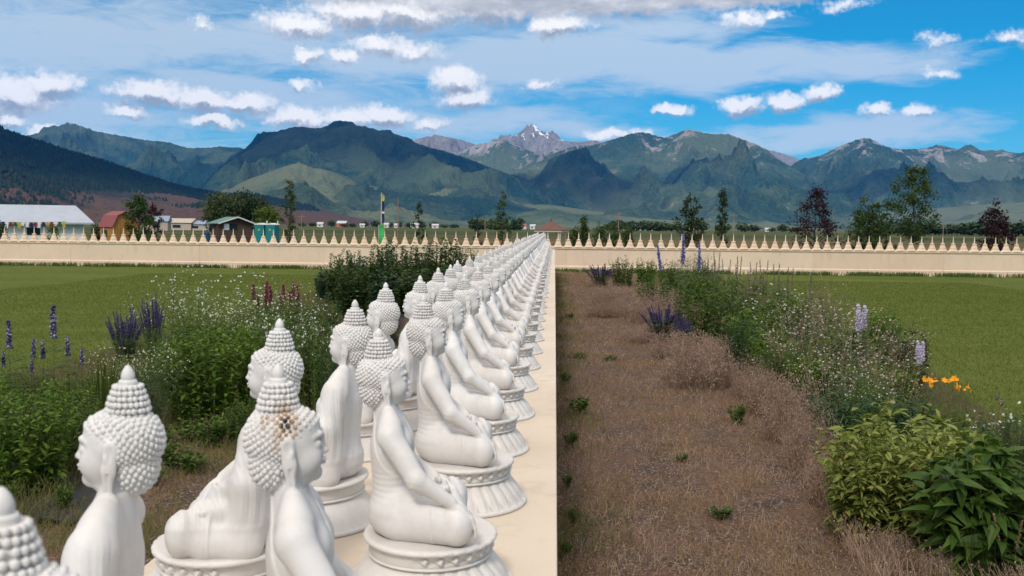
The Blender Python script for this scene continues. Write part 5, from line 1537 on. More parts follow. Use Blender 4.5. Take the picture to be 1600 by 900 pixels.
mk_airy('white_airy2', 22, F_WHITE, G_BLUE, n=20, br=4, fs=.0125, hgt=(.45, 1))
mk_airy('pink_airy', 23, F_PALEP, G_MID, n=40, br=5, fs=.0095, hgt=(.4, 1), stem=G_STEMD)
mk_airy('pink_airy2', 24, F_PALEP, G_BLUE, n=38, br=5, fs=.010, hgt=(.35, 1), stem=G_STEMD)
mk_airy('seed_airy', 25, F_BROWN, G_MID, n=34, br=9, fs=.009, hgt=(.4, 1), stem=G_STEMD)
mk_airy('cream_airy', 26, F_CREAM, G_MID, n=34, br=6, fs=.012, hgt=(.35, 1))

def mk_spikes(name, seed, fl, leafm, n=9, H=1.1, spread=.28, per=46, r=.022, t0=.58, fs=.013, leafy=True, lper=8, ll=(.06, .11), stem=G_STEM, lt=(.05, .6)):
    rng = np.random.default_rng(seed)
    b, c, e = stem_set(rng, n, H, spread, .15, .30 if n > 3 else .03, .10 if n > 3 else .02)
    p, d = spike_pts(rng, b, c, e, t0, 1.0, per, r)
    p = p + rng.normal(0, r * .22, p.shape)
    ps = [('stems', [stems_mesh(b, c, e, .004, .0018)], stem)]
    if leafy:
        # palmate leaves: fans of leaflets
        idx = np.repeat(np.arange(n), lper); t = rng.uniform(lt[0], lt[1], len(idx)); q = bez(b[idx], c[idx], e[idx], t)
        a = rng.uniform(0, 6.28, len(idx)); qo = q + np.stack([np.cos(a), np.sin(a), .4 + 0 * a], 1) * rng.uniform(.06, .16, (len(idx), 1))
        k = 7; aa = np.tile(np.arange(k) / k * 2 * np.pi, len(idx)); qq = np.repeat(qo, k, 0)
        dd = np.stack([np.cos(aa), np.sin(aa), .15 + 0 * aa], 1)
        M = rots(dd) * (rng.uniform(ll[0], ll[1], len(qq)))[:, None, None]
        ps.append(('leaves', [scatter(*leaf_t(.14, .25, .03, 3), M, qq), ], leafm)); ps[0][1].append(stems_mesh(q, (q + qo) / 2, qo, .0018, .001, 2))
    M = rots(d) * (fs * rng.uniform(.75, 1.2, len(p)))[:, None, None]; M[:, :, 1] *= 1.2
    if n <= 5:
        for q in range(n): ps.append(('flower_spike', [scatter(*OCT, M[q * per:(q + 1) * per], p[q * per:(q + 1) * per])], fl))
    else: ps.append(('blossoms', [scatter(*OCT, M, p)], fl))
    proto(name, ps, H, spread * 2 + .1)
mk_spikes('lupine', 31, F_LUPB, G_MID, n=1, H=1.15, spread=.04, per=90, r=.026, t0=.66, fs=.014, lper=22)
mk_spikes('lupine2', 32, F_LUPB, G_MID, n=1, H=1.15, spread=.04, per=70, r=.022, t0=.72, fs=.013, lper=22)
mk_spikes('lupine_red', 33, F_RED, G_MID, n=2, H=1.1, spread=.10, per=60, r=.024, t0=.68, fs=.015, lper=16)
mk_spikes('salvia', 34, F_PURP, G_BLUE, n=46, H=.85, spread=.36, per=26, r=.011, t0=.58, fs=.0105, lper=5, ll=(.05, .08))
mk_spikes('delphinium', 35, F_BLUE, G_MID, n=1, H=1.7, spread=.05, per=110, r=.024, t0=.60, fs=.017, lper=20, ll=(.08, .14), lt=(.05, .5))
mk_spikes('lilac_spike', 36, F_LILAC, G_MID, n=3, H=1.2, spread=.08, per=100, r=.028, t0=.66, fs=.018, lper=14)
mk_spikes('seed_spike', 37, F_BROWN, G_BLUE, n=5, H=1.3, spread=.30, per=50, r=.013, t0=.45, fs=.0105, lper=8)
mk_spikes('wheat', 38, D_TAN, G_STEMD, n=12, H=.6, spread=.5, per=34, r=.007, t0=.55, fs=.009, leafy=False, stem=G_STEMD)

def mk_blades(name, seed, m_, n=140, H=.6, spread=.25, base=.10, w=.0035, heads=None, hs=.006, hv=.5, lean=-.2):
    rng = np.random.default_rng(seed); b, c, e = stem_set(rng, n, H, spread, lean, hv, base, .3)
    ps = [('blades', [stems_mesh(b, c, e, w, w * .25, 4, 2)], m_)]
    if heads is not None:
        idx = np.repeat(np.arange(n), 9); t = rng.uniform(.42, 1.0, len(idx)); p = bez(b[idx], c[idx], e[idx], t) + rng.normal(0, .014, (len(idx), 3))
        M = rots(rng.normal(0, 1, (len(idx), 3)) + np.array([0, 0, 1.2])) * (hs * rng.uniform(.6, 1.4, len(idx)))[:, None, None]; M[:, :, 1] *= 2.6
        ps.append(('seed_heads', [scatter(*OCT, M, p)], heads))
    proto(name, ps, H, spread * 2)
mk_blades('dry_tuft', 41, D_FLUFF, n=460, H=.55, spread=.36, base=.33, w=.0014, heads=D_FLUFF, hs=.0046, hv=.85, lean=.0)
mk_blades('dry_tuft2', 42, D_TAN, n=420, H=.45, spread=.34, base=.31, w=.0014, heads=D_FLUFF, hs=.0044, hv=.85, lean=.0)
mk_blades('green_tuft', 43, D_OLIVE, n=160, H=.35, spread=.2, base=.12)
mk_blades('iris', 44, G_MID, n=46, H=.8, spread=.22, base=.12, w=.011, hv=.35, lean=.1)

# orange lilies
def mk_lily():
    rng = np.random.default_rng(51); b, c, e = stem_set(rng, 16, .85, .30, .2, .2, .14)
    lv = leaves_on(rng, b, c, e, 16, .0, .5, leaf_t(.07, .8, .02, 5), .15, .30, .8)
    e[:, 2] = .85 * rng.uniform(.90, 1.0, len(e))
    proto('lily', [('stems', [stems_mesh(b, c, e, .003, .002)], G_STEM), ('leaves', [lv], G_MID)] + [('flower', [blobs_at(rng, e[i:i + 1] + rng.normal(0, .006, (1, 3)), .044, flower_t(6, .8, .3), dirs=rng.normal(0, .7, (1, 3)) + np.array([[0, -.4, .8]]))], F_ORANGE) for i in range(12)], .85, .7)
mk_lily()
def mk_allium():
    rng = np.random.default_rng(52); b = np.zeros((2, 3)); e = np.array([[.0, 0, 1.0], [.07, .02, .93]]); c = (b + e) / 2 + np.array([.02, 0, 0])
    d = rng.normal(0, 1, (60, 3)); d /= np.linalg.norm(d, axis=1, keepdims=True)
    proto('allium', [('stems', [stems_mesh(b, c, e, .006, .004)], G_STEMD), ('seed_head', [blobs_at(rng, e[0] + d[:30] * .035, .012)], F_BROWN), ('seed_head', [blobs_at(rng, e[1] + d[30:] * .03, .012)], F_BROWN)], 1.0, .2)
mk_allium()

prs = random.Random(11)
COUNT = {}
def put(pk, name, cat, label, px, pb, pt, wpx=None, group=None, rz=None, tilt=None):
    meshes, H, W = PROTO[pk]
    P = ground(px, pb); top = at_depth(px, pt, P.y).z
    s = top / H; wpx = None if pk in ('lupine', 'lupine2', 'delphinium', 'lilac_spike', 'seed_spike', 'lupine_red') else wpx
    sw_ = s if wpx is None else (wpx / F_PX * P.y) / W
    e = empty(name, (P.x, P.y, .012), prs.uniform(0, 6.28) if rz is None else rz, label, cat, group)
    e.scale = (sw_, sw_, s)
    if tilt: e.rotation_euler = (tilt[0], tilt[1], 0)
    for cn, me in meshes:
        k_ = kid(e, mobj(cn, me))
        if cn in ('blossoms', 'seed_heads'): k_['kind'] = 'stuff'
    return e

# ---- right bed, from the near end to the far end
put('bigleaf', 'broadleaf_plant', 'plant', 'dark green plant with long drooping leaves at the bottom right corner', 1535, 905, 684, 240)
put('bigleaf', 'broadleaf_plant', 'plant', 'second dark long leaved plant cut by the right edge, below the white daisies', 1640, 880, 690, 200)
G = 'yellow green bushes of the right bed'
put('peony', 'leafy_bush', 'bush', 'yellow green bush with rusty lower leaves nearest the gravel path', 1352, 846, 655, 190, G)
put('peony2', 'leafy_bush', 'bush', 'yellow green bush touching the dark long leaved plant', 1440, 862, 662, 180, G)
put('peony', 'leafy_bush', 'bush', 'yellow green bush just below the orange lilies', 1420, 808, 622, 240, G)
put('wheat', 'bearded_grass', 'grass', 'tan bearded grass stalks leaning at the bottom right corner', 1575, 925, 770, 190)
put('iris', 'blade_plant', 'plant', 'pale green upright blades in front of the dark long leaved plant', 1528, 935, 770, 50)
put('strap_bush', 'strap_leaf_plant', 'plant', 'dark green plant with narrow arching leaves behind the yellow green bushes', 1305, 725, 598, 130)
put('strap_bush', 'strap_leaf_plant', 'plant', 'narrow leaved dark green plant under the orange lilies', 1400, 720, 605, 130)
put('lily', 'orange_lily', 'flower', 'clump of orange lilies, the left and fuller one', 1455, 720, 592, 90, 'orange lilies')
put('lily', 'orange_lily', 'flower', 'small clump of orange lilies right of the fuller one', 1500, 715, 604, 40, 'orange lilies')
put('daisy_clump', 'daisy_clump', 'flower', 'dark green clump with a few white daisies at the right edge of the lawn', 1585, 735, 628, 110)
put('daisy_clump', 'daisy_clump', 'flower', 'low dark green clump with few daisies between lilies and the edge', 1535, 735, 642, 80)
put('allium', 'seed_head_stalk', 'plant', 'two tan stalks with round dry seed heads beside the daisies', 1552, 740, 622)
put('whiteflower_bush', 'leafy_bush', 'bush', 'green bush sprinkled with tiny white flowers left of the orange lilies', 1345, 700, 585, 110)
G = 'pinkish flower haze plants of the right bed'
for i, (pk, px, pb, pt, w, lab) in enumerate((
    ('pink_airy2', 1300, 668, 520, 120, 'haze of tiny pale pink flowers above the narrow leaved dark plant'),
    ('pink_airy', 1390, 672, 520, 130, 'haze of tiny pale flowers just left of the orange lilies'),
    ('pink_airy', 1235, 625, 470, 120, 'haze of tiny pale flowers above the fine leaved bright bush'),
    ('pink_airy2', 1330, 620, 455, 130, 'haze of tiny pale flowers below the lilac spires'),
    ('pink_airy', 1410, 620, 490, 90, 'haze of tiny pale flowers right of the lilac spires against the lawn'),
    ('pink_airy2', 1265, 570, 438, 120, 'haze of tiny pale flowers on the lawn side, left of the lilac spires'),
    ('white_airy2', 1205, 550, 430, 110, 'haze of tiny whitish flowers over the dark green mass'),
    ('seed_airy', 1160, 530, 420, 100, 'haze of brown seed heads over the dark green mass'),
    ('seed_airy', 1290, 540, 430, 90, 'haze of brown seed heads at the lawn edge in front of the wall'))):
    put(pk, 'airy_flower', 'flower', lab, px, pb, pt, w, G)
put('lilac_spike', 'lilac_spire', 'flower', 'two pale lilac flower spires standing highest over the lawn', 1343, 600, 463, 42)
put('lilac_spike', 'lilac_spire', 'flower', 'smaller pale lilac spire leaning at the lawn edge', 1436, 640, 522, 36)
put('burg_bush', 'leafy_bush', 'bush', 'dark burgundy green bush at the lawn edge beside the small lilac spire', 1422, 615, 500, 70)
put('green_bush2', 'leafy_bush', 'bush', 'green upright bush behind the burgundy bush', 1385, 590, 478, 50)
put('green_bush2', 'leafy_bush', 'bush', 'mid green bush low in the haze of pale flowers', 1300, 640, 545, 130)
put('lacy_bush', 'fine_leaf_bush', 'bush', 'bright green fine leaved mound at the path edge right of the dark mound', 1212, 622, 528, 90)
put('lacy_bush', 'fine_leaf_bush', 'bush', 'bright green fine leaved mound behind the other one', 1250, 610, 515, 70)
put('dark_bush', 'leafy_bush', 'bush', 'dark green rounded mound at the path edge', 1162, 590, 486, 90)
G = 'dark green bushes in the middle of the right bed'
for px, pb, pt, w, lab in ((1085, 535, 440, 80, 'dark green bush right behind the purple sage'), (1130, 540, 428, 90, 'dark green bush second from the purple sage'),
                           (1185, 548, 440, 90, 'dark green bush third from the purple sage'), (1240, 560, 455, 80, 'dark green bush fourth from the purple sage')):
    put('green_bush2', 'leafy_bush', 'bush', lab, px, pb, pt, w, G)
put('salvia', 'purple_sage', 'flower', 'purple sage clump at the path edge, in front of the dark green bushes', 1035, 535, 472, 78)
put('salvia', 'purple_sage', 'flower', 'purple sage clump far along the path near the wall', 938, 448, 410, 56)
put('salvia', 'purple_sage', 'flower', 'small purple sage clump half hidden by pink dry grass', 1068, 545, 490, 40)
G = 'far green bushes at the end of the right bed'
for pk, px, pb, pt, w, lab in (('green_bush2', 972, 448, 396, 50, 'far green bush next to the far purple sage'), ('green_bush', 1008, 450, 400, 44, 'far bright green bush below the tallest blue flower'),
                           ('green_bush2', 1045, 456, 402, 46, 'far green bush between the blue flowers'), ('cream_bush', 1078, 462, 392, 66, 'far green bush with cream flowers before the two tiered tree'),
                           ('whiteflower_bush', 1105, 470, 398, 50, 'far green bush with white flowers right of the cream one'), ('green_bush2', 1020, 480, 425, 70, 'green bush behind the pink dry grass, left'),
                           ('green_bush2', 1060, 490, 425, 70, 'green bush behind the pink dry grass, right')):
    put(pk, 'leafy_bush', 'bush', lab, px, pb, pt, w, G)
G = 'tall blue delphiniums'
put('delphinium', 'blue_delphinium', 'flower', 'leaning blue delphinium spire, the leftmost and brightest', 1042, 500, 366, 30, G, rz=0, tilt=(0, -.13))
put('delphinium', 'blue_delphinium', 'flower', 'tall blue delphinium spire in front of the two tiered tree', 1064, 500, 348, 30, G)
put('delphinium', 'blue_delphinium', 'flower', 'shorter blue delphinium spire at the right side of the two tiered tree', 1091, 500, 364, 26, G)
G = 'grey brown seed spires of the right bed'
for i, (px, pb, pt) in enumerate(((1118, 480, 385), (1135, 488, 398), (1152, 490, 392), (1172, 495, 402), (1192, 500, 398), (1212, 508, 404), (1232, 512, 410), (1100, 470, 400), (1262, 520, 416))):
    put('seed_spike', 'seed_spire', 'plant', 'grey brown seed spire against the wall, %s right of the delphiniums' % ('second', 'third', 'fourth', 'fifth', 'sixth', 'seventh', 'eighth', 'first', 'ninth')[i], px, pb, pt, 26, G)
G = 'clumps of dry grass at the path edge'
for i, (pk, px, pb, pt, w) in enumerate((('dry_tuft', 1086, 606, 512, 105), ('dry_tuft', 1125, 604, 545, 60), ('dry_tuft2', 1055, 560, 512, 80), ('dry_tuft', 985, 496, 462, 70), ('dry_tuft', 1025, 505, 448, 80), ('dry_tuft', 955, 478, 438, 70),
        ('dry_tuft', 1000, 536, 508, 60), ('dry_tuft2', 940, 496, 470, 50), ('dry_tuft', 1232, 690, 575, 90), ('dry_tuft', 1265, 735, 620, 90), ('dry_tuft2', 1200, 650, 570, 80), ('dry_tuft2', 1300, 790, 690, 80),
        ('dry_tuft', 1180, 625, 555, 70), ('dry_tuft2', 1395, 880, 832, 80), ('dry_tuft2', 1470, 915, 858, 80), ('dry_tuft', 1125, 580, 520, 60))):
    nm = ('largest feathery pink dry grass clump, left of the green weed', 'pink dry grass clump just right of the largest one', 'tan dry grass clump under the purple sage', 'pink dry grass clump below the far bushes',
          'pink dry grass clump left of the purple sage', 'pink dry grass clump below the far purple sage', 'pink dry grass clump on the path left of the purple sage', 'tan dry grass clump far out on the path',
          'pink dry grass clump left of the narrow leaved plant', 'pink dry grass clump at the foot of the narrow leaved plant', 'tan dry grass clump below the fine leaved mounds', 'tan dry grass clump at the foot of the yellow green bushes',
          'pink dry grass clump below the dark rounded mound', 'tan dry grass clump right of the path at the bottom', 'tan dry grass clump under the dark long leaved plant', 'pink dry grass clump left of the dark rounded mound')[i]
    put(pk, 'dry_grass_clump', 'grass', nm, px, pb, pt, w, G)
G = 'low leafy plants filling the right bed'
for i, (pk, px, pb, pt, w) in enumerate((('green_bush2', 1290, 600, 520, 110), ('lacy_bush', 1350, 650, 560, 100), ('green_bush', 1180, 560, 470, 100), ('green_bush2', 1130, 505, 430, 90), ('green_bush', 1230, 530, 450, 90), ('lacy_bush', 1300, 560, 480, 90),
                                      ('green_bush', 1390, 640, 560, 90), ('green_bush2', 1480, 700, 625, 90), ('green_bush', 1530, 760, 660, 90), ('green_bush', 1100, 485, 420, 80))):
    put(pk, 'leafy_plant', 'plant', ('leafy plant in the middle of the pale flower haze', 'fine leaved plant left of the orange lilies', 'bright leafy plant behind the dark rounded mound', 'leafy plant below the seed spires', 'bright leafy plant under the brown seed haze', 'fine leaved plant left of the lilac spires',
        'bright leafy plant below the burgundy bush', 'leafy plant behind the orange lilies', 'bright leafy plant between lilies and daisies', 'bright leafy plant under the first seed spires')[i], px, pb, pt, w, G)
for i, (px, pb, pt, w) in enumerate(((1205, 600, 500, 90), (1265, 640, 545, 90), (1325, 600, 500, 100), (1375, 560, 475, 80), (1160, 500, 425, 80))):
    put('green_bush', 'leafy_plant', 'plant', 'bright green plant rising %s' % ('between the dark mound and the fine leaved mounds', 'behind the fine leaved mounds among pale flowers', 'under the two tall lilac spires', 'at the lawn edge behind the lilac spires', 'behind the seed spires nearest the path')[i], px, pb, pt, w, G)
# weeds on the path
G = 'green weeds on the gravel path'
for px, pb, pt, w, lab in ((1152, 664, 630, 46, 'bright green weed alone in the middle right of the path'), (1125, 812, 792, 60, 'flat green weed low in the middle of the path'), (1066, 722, 710, 36, 'tiny flat weed between the two larger ones'),
                           (905, 648, 618, 60, 'green weed against the statue wall, halfway down'), (884, 872, 846, 36, 'green weed against the statue wall at the bottom'), (905, 560, 552, 40, 'low green weed by the wall far up the path'),
                           (955, 564, 556, 40, 'low green weed in the middle of the path, far up'), (886, 765, 740, 30, 'small weed against the statue wall, lower half'), (892, 700, 672, 40, 'weed against the statue wall under the halfway one'), (884, 600, 580, 30, 'weed at the wall foot just above the halfway one'), (890, 500, 488, 24, 'weed at the wall foot far up the path'), (896, 820, 795, 36, 'weed at the wall foot near the bottom')):
    put('weed', 'path_weed', 'weed', lab, px, pb, pt, w, G)

# ---- left bed
G = 'green leafy bushes of the left bed'
for pk, px, pb, pt, w, lab in (('green_bush', 40, 775, 588, 190, 'large green bush at the left edge in front of the lupines'), ('green_bush', -30, 740, 570, 150, 'green bush cut by the left edge of the picture'),
                               ('green_bush2', 112, 735, 598, 110, 'green bush left of the nearest statue head'), ('green_bush', 318, 655, 492, 170, 'bright green round bush right of the nearest statue head'),
                               ('green_bush', 385, 640, 500, 100, 'bright green bush touching the second statue head on its left'), ('green_bush2', 275, 640, 512, 80, 'green bush left of the bright round one'),
                               ('whiteflower_bush', 440, 628, 462, 120, 'green bush dotted with white flowers behind the second statue head'), ('whiteflower_bush', 495, 640, 478, 100, 'green bush dotted with white flowers between the second and third heads'),
                               ('dark_bush', 520, 660, 520, 70, 'dark green bush low behind the third left head'), ('green_bush2', 460, 560, 450, 90, 'green bush below the crimson spikes'), ('dark_bush', 510, 560, 452, 60, 'dark bush at the foot of the tall dark shrubs')):
    put(pk, 'leafy_bush', 'bush', lab, px, pb, pt, w, G)
G = 'low leafy plants filling the left bed'
for i, (pk, px, pb, pt, w) in enumerate((('green_bush2', 20, 700, 598, 120), ('green_bush', 95, 690, 585, 120), ('green_bush2', 150, 700, 610, 90), ('lacy_bush', 60, 650, 570, 90), ('lacy_bush', 120, 655, 575, 90), ('green_bush2', 205, 640, 560, 80),
                                      ('green_bush', 350, 590, 490, 110), ('green_bush2', 300, 580, 480, 90), ('green_bush', 420, 600, 480, 110), ('lacy_bush', 250, 610, 510, 90), ('green_bush2', 470, 600, 470, 90), ('green_bush', 545, 600, 500, 90),
                                      ('lacy_bush', 400, 560, 470, 90), ('green_bush2', 380, 690, 610, 80), ('lacy_bush', 10, 640, 560, 80))):
    put(pk, 'leafy_plant', 'plant', ('leafy plant behind the large bush at the left edge', 'bright leafy plant under the tallest lupine spike', 'leafy plant at the foot of the upright blades', 'fine leaved plant between the lupines, left one', 'fine leaved plant between the lupines, right one',
        'leafy plant under the cream flowering bush', 'bright leafy plant behind the bright round bush', 'leafy plant right of the left purple sage', 'bright leafy plant just left of the second head', 'fine leaved plant under the narrower purple sage', 'leafy plant under the crimson spikes',
        'bright leafy plant between third and fourth left heads', 'fine leaved plant under the cream flowers', 'low leafy plant on the dirt left of the second statue', 'fine leaved plant at the left edge under the lupines')[i], px, pb, pt, w, G)
put('cream_bush', 'cream_flower_bush', 'bush', 'bush covered with small cream flowers right behind the nearest left head', 238, 672, 538, 120)
put('cream_airy', 'cream_flower_bush', 'bush', 'loose cream flowering plant left of the cream bush', 175, 650, 528, 90)
put('iris', 'blade_plant', 'plant', 'upright green blades between the lupines and the cream bush', 160, 668, 552, 70)
G = 'dark lupine spikes at the left'
for i, (pk, px, pt) in enumerate((('lupine', 17, 497), ('lupine2', 5, 535), ('lupine2', 55, 512), ('lupine2', 71, 515), ('lupine', 86, 473), ('lupine2', 109, 508), ('lupine2', 131, 530), ('lupine2', 48, 548))):
    put(pk, 'lupine', 'flower', ('dark lupine spike near the left edge, second tallest', 'short dark lupine spike at the left edge', 'dark lupine spike, left one of the close pair', 'dark lupine spike, right one of the close pair', 'tallest dark blue white lupine spike',
        'faded lupine spike right of the tallest', 'short faded lupine spike nearest the blades', 'lowest lupine spike below the close pair')[i], px, 655, pt, 70, G)
put('salvia', 'purple_sage', 'flower', 'deep purple sage clump at the lawn side of the left bed', 196, 575, 476, 75, 'left purple sage')
put('salvia', 'purple_sage', 'flower', 'narrower deep purple sage clump right of the other one', 240, 572, 450, 50, 'left purple sage')
G = 'tall white flowering plants of the left bed'
for i, (pk, px, pb, pt, w) in enumerate((('white_airy', 262, 560, 428, 80), ('white_airy', 300, 545, 412, 90), ('white_airy2', 345, 550, 415, 90), ('white_airy', 395, 545, 422, 90), ('white_airy2', 440, 540, 430, 80), ('cream_airy', 330, 560, 455, 120),
                                      ('cream_airy', 400, 565, 460, 110), ('white_airy2', 215, 560, 452, 70), ('white_airy', 470, 550, 440, 70), ('white_airy2', 420, 600, 470, 90), ('white_airy', 498, 610, 480, 80))):
    put(pk, 'white_flower', 'flower', ('tall white flowering stalks right of the purple sage', 'tallest white flowering stalks reaching up to the wall foot', 'tall white flowering stalks, third from the purple sage', 'tall white flowering stalks left of the crimson spikes',
        'white flowering stalks among the crimson spikes', 'cream flowering plant above the bright round bush', 'cream flowering plant left of the second statue head', 'white flowering stalks mixed into the purple sage', 'white flowering stalks at the right of the crimson spikes',
        'white flowering stalks right behind the second head', 'white flowering stalks between second and third heads')[i], px, pb, pt, w, G)
G = 'crimson lupine spikes'
for i, (px, pt) in enumerate(((396, 438), (414, 433), (424, 440), (447, 438), (462, 433), (470, 440))):
    put('lupine_red', 'crimson_lupine', 'flower', 'crimson lupine spike, %s of six at the far side of the left bed' % ('first', 'second', 'third', 'fourth', 'fifth', 'sixth')[i], px, 545, pt, 40, G)
rngf = np.random.default_rng(9)
# dark upright shrubs between bed and wall
G = 'dark upright shrubs left of the statue rows'
SH = [(508, 415, 34), (524, 400, 30), (541, 392, 30), (558, 388, 32), (575, 402, 34), (592, 383, 36), (607, 368, 40), (626, 384, 38), (646, 392, 38), (665, 380, 40), (684, 384, 40), (702, 378, 40), (720, 388, 36), (736, 396, 30), (550, 425, 50), (600, 425, 60), (650, 430, 60), (700, 425, 50)]
for i, (px, pt, w) in enumerate(SH):
    put('column_shrub' if i % 3 else 'column_shrub2', 'upright_shrub', 'shrub', ('dark upright shrub, %s from the left of the dark row' % ('first', 'second', 'third', 'fourth', 'fifth', 'sixth', 'seventh and tallest', 'eighth', 'ninth', 'tenth', 'eleventh', 'twelfth', 'thirteenth', 'fourteenth')[i]) if i < 14
        else 'lower dark shrub in front of the dark row, %s from the left' % ('first', 'second', 'third', 'fourth')[i - 14], px, 476 + (i % 3) * 6 + (14 if i > 13 else 0), pt - (16 if i > 7 else 10), w * 1.35, G)
put('salvia', 'purple_sage', 'flower', 'purple sage low under the dark upright shrubs', 610, 540, 478, 60)
for i, (px, pb, w) in enumerate(((250, 700, 80), (300, 690, 90), (350, 680, 80), (300, 740, 80), (390, 700, 70), (240, 760, 60), (330, 650, 70), (200, 720, 60), (290, 665, 70))):
    put('weed', 'path_weed', 'weed', 'low spreading weed on the left dirt strip, %s counted from the nearest head' % ('first', 'second', 'third', 'fourth', 'fifth', 'sixth', 'seventh', 'eighth', 'ninth')[i], px, pb, pb - 34, w, 'weeds on the left dirt')
put('weed', 'path_weed', 'weed', 'green weed patch on the dirt left of the second statue', 330, 700, 650, 90, 'weeds on the left dirt')
put('weed', 'path_weed', 'weed', 'green weed on the dirt just right of the nearest left head', 275, 735, 690, 90, 'weeds on the left dirt')
put('weed', 'path_weed', 'weed', 'low weed on the dirt below the bright round bush', 380, 665, 628, 80, 'weeds on the left dirt')
put('weed', 'path_weed', 'weed', 'pale weed at the foot of the large left bush', 100, 800, 752, 50, 'weeds on the left dirt')
put('weed', 'path_weed', 'weed', 'weed by the left edge below the large bush', 5, 800, 745, 70, 'weeds on the left dirt')

# black landscape cloth lying on the soil, left
P = ground(95, 785); n = 14
vs = []; rc = np.random.default_rng(3)
for j in range(n + 1):
    for i in range(n + 1):
        x = (i / n - .5) * .75 + .03 * math.sin(j * .9); yv = (j / n - .5) * 1.3 + .04 * math.sin(i * .7)
        vs.append((x, yv, .010 + .030 * (1 + math.sin(i * .8 + j * .5)) * .5 + rc.uniform(0, .006)))
m_ = n + 1; F = [(j * m_ + i, j * m_ + i + 1, (j + 1) * m_ + i + 1, (j + 1) * m_ + i) for j in range(n) for i in range(n)]
b = MB(); b.add(vs, F); b.add([(v[0], v[1], v[2] - .004) for v in vs], [f[::-1] for f in F])
o = b.build('ground_cloth', plain('black_cloth', (.022, .022, .024), (.03, .03, .032), 4, .7), None, True, (P.x, P.y, .014)); tag(o, 'crumpled black landscape cloth on the soil by the left bush', 'cloth')

# ---- uncountable ground cover
def cover(name, label, cat, X, Y, h, m_, seed, w=.0022, lean=.6, z=.010, heads=0.0):
    rng = np.random.default_rng(seed + 1000); n = len(X)
    b = np.stack([X, Y, np.full(n, z)], 1); a = rng.uniform(0, 6.28, n); q = h * rng.uniform(.1, lean, n)
    e = b + np.stack([np.cos(a) * q, np.sin(a) * q, h * rng.uniform(.6, 1.0, n)], 1); c = b + (e - b) * np.array([.25, .25, .7])
    V, F = stems_mesh(b, c, e, w * (Y / 9) ** .5 if True else w, w * .3, 2, 2)
    parts = [(V, F)]
    if heads:
        k = int(n * heads); i = rng.choice(n, k, replace=False); p = e[i]; M = rots(rng.normal(0, 1, (k, 3)) + np.array([0, 0, .8])) * (.0042 * np.sqrt(p[:, 1] / 9) * rng.uniform(.6, 1.5, k))[:, None, None]; M[:, :, 1] *= 2.4
        parts.append(scatter(*OCT, M, p))
    tag(mobj(name, np_mesh(name, *merge(parts), mats=[m_], smooth=False)), label, cat, kind='stuff')
def spots(n, x0f, x1f, y0, y1, seed, ypow=1.6, mask=None):
    rng = np.random.default_rng(seed); Y = y0 + (y1 - y0) * rng.random(n) ** ypow; u = rng.random(n); X = x0f(Y) + (x1f(Y) - x0f(Y)) * u
    if mask is not None:
        k = mask(X, Y) > rng.random(n); X, Y = X[k], Y[k]
    return X, Y
pm = lambda s, lo=-.25, hi=.45: (lambda X, Y: np.clip((fbm(X * 1.1, Y * .8, 4, s) - lo) / (hi - lo), .06, 1))
one = lambda v: (lambda y: y * 0 + v)
X, Y = spots(38000, one(.02), lambda y: BED_IN(y) + .5, 5.6, 49.5, 1, 1.7, pm(91)); cover('dry_grass', 'pinkish brown dry grass on the gravel path', 'grass', X, Y, .065, D_PINK, 1, .0020, 1.2, heads=.5)
X, Y = spots(34000, one(.02), lambda y: BED_IN(y) + .5, 5.6, 49.5, 2, 1.7, pm(92)); cover('dry_grass', 'tan dry grass on the gravel path', 'grass', X, Y, .075, D_TAN, 2, .0020, 1.2, heads=.3)
X, Y = spots(9000, one(.02), one(.55), 5.6, 49.5, 3, 1.8, pm(93, -.2, .4)); X = .02 + X ** 2 / .55; cover('path_grass', 'olive grass along the foot of the statue wall', 'grass', X, Y, .12, D_OLIVE, 3, .0022, .7)
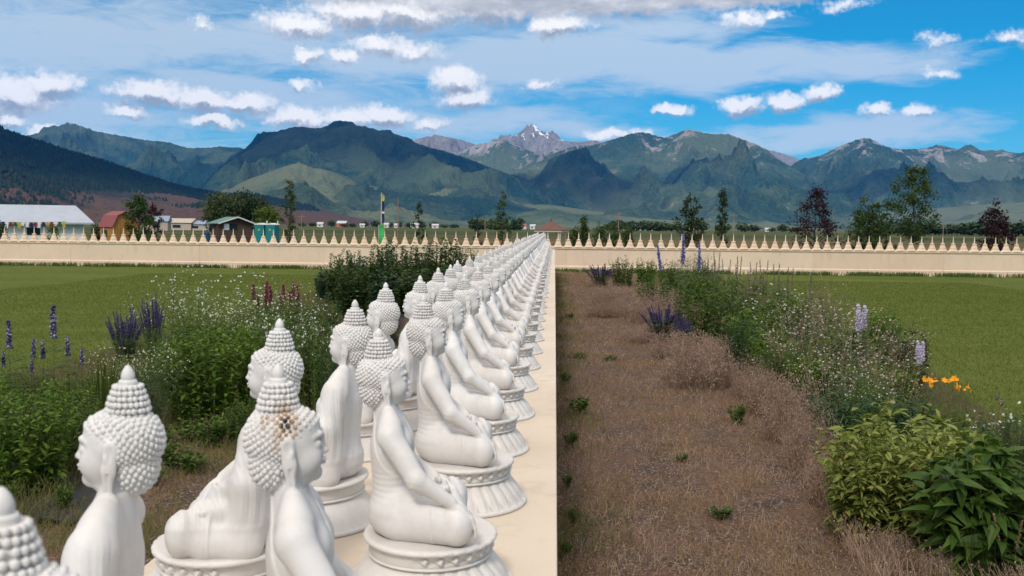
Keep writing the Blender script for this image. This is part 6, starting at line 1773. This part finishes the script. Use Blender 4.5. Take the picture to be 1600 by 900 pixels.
X, Y = spots(26000, lambda y: BED_IN(y) - .35, lambda y: BED_IN(y) + .55, 6, 49, 4, 1.5, pm(94, -.2, .3)); cover('dry_grass', 'taller reddish dry grass along the right bed edge', 'grass', X, Y, .24, D_PINK, 4, .0022, .7, heads=.8)
X, Y = spots(30000, lambda y: BED_IN(y), BED_OUT, 6, 47, 5, 1.4); cover('bed_grass', 'olive grass and stems filling the right bed', 'grass', X, Y, .17, D_OLIVE, 5, .0028, .6)
X, Y = spots(30000, one(-7.2), lambda y: -BED_IN(y) - 1.3, 7, 46, 6, 1.4); cover('bed_grass', 'green grass filling the left bed', 'grass', X, Y, .24, D_OLIVE, 6, .0028, .6)
X, Y = spots(36000, lambda y: -BED_IN(y) - 1.6, one(-1.25), 6.5, 30, 7, 1.4, pm(97, -.4, .3)); cover('path_grass', 'sparse green grass on the dirt left of the wall', 'grass', X, Y, .11, D_OLIVE, 7, .0024, .9)
X, Y = spots(16000, lambda y: -BED_IN(y) - 1.6, one(-1.3), 6.5, 30, 8, 1.4, pm(98)); cover('dry_grass', 'dry tan litter on the dirt left of the wall', 'grass', X, Y, .05, D_TAN, 8, .0030, 1.4)
rg = np.random.default_rng(12); n = 16000; X = rg.uniform(-32, 30, n); k = fbm(X * .5, X * 0, 4, 3) > rg.uniform(-.5, .5, n); X = X[k]; Y = rg.uniform(49.75, 50.02, len(X))
cover('wall_foot_grass', 'uneven unmown grass along the foot of the perimeter wall', 'grass', X, Y, .22, G_MID, 9, .006, .6)

M_BLADE = leafmat('mown_blades', (.075, .100, .016), (.115, .140, .026), (.20, .21, .055), trans=.2, rough=.9)
X, Y = spots(85000, one(-17), one(-7.3), 11, 44, 21, 1.35); cover('lawn_grass', 'short mown grass of the left lawn', 'grass', X, Y, .040, M_BLADE, 21, .0034, 1.3, z=.004, heads=0)
X, Y = spots(85000, BED_OUT, one(17), 11, 44, 22, 1.35); cover('lawn_grass', 'short mown grass of the right lawn', 'grass', X, Y, .040, M_BLADE, 22, .0034, 1.3, z=.004, heads=0)
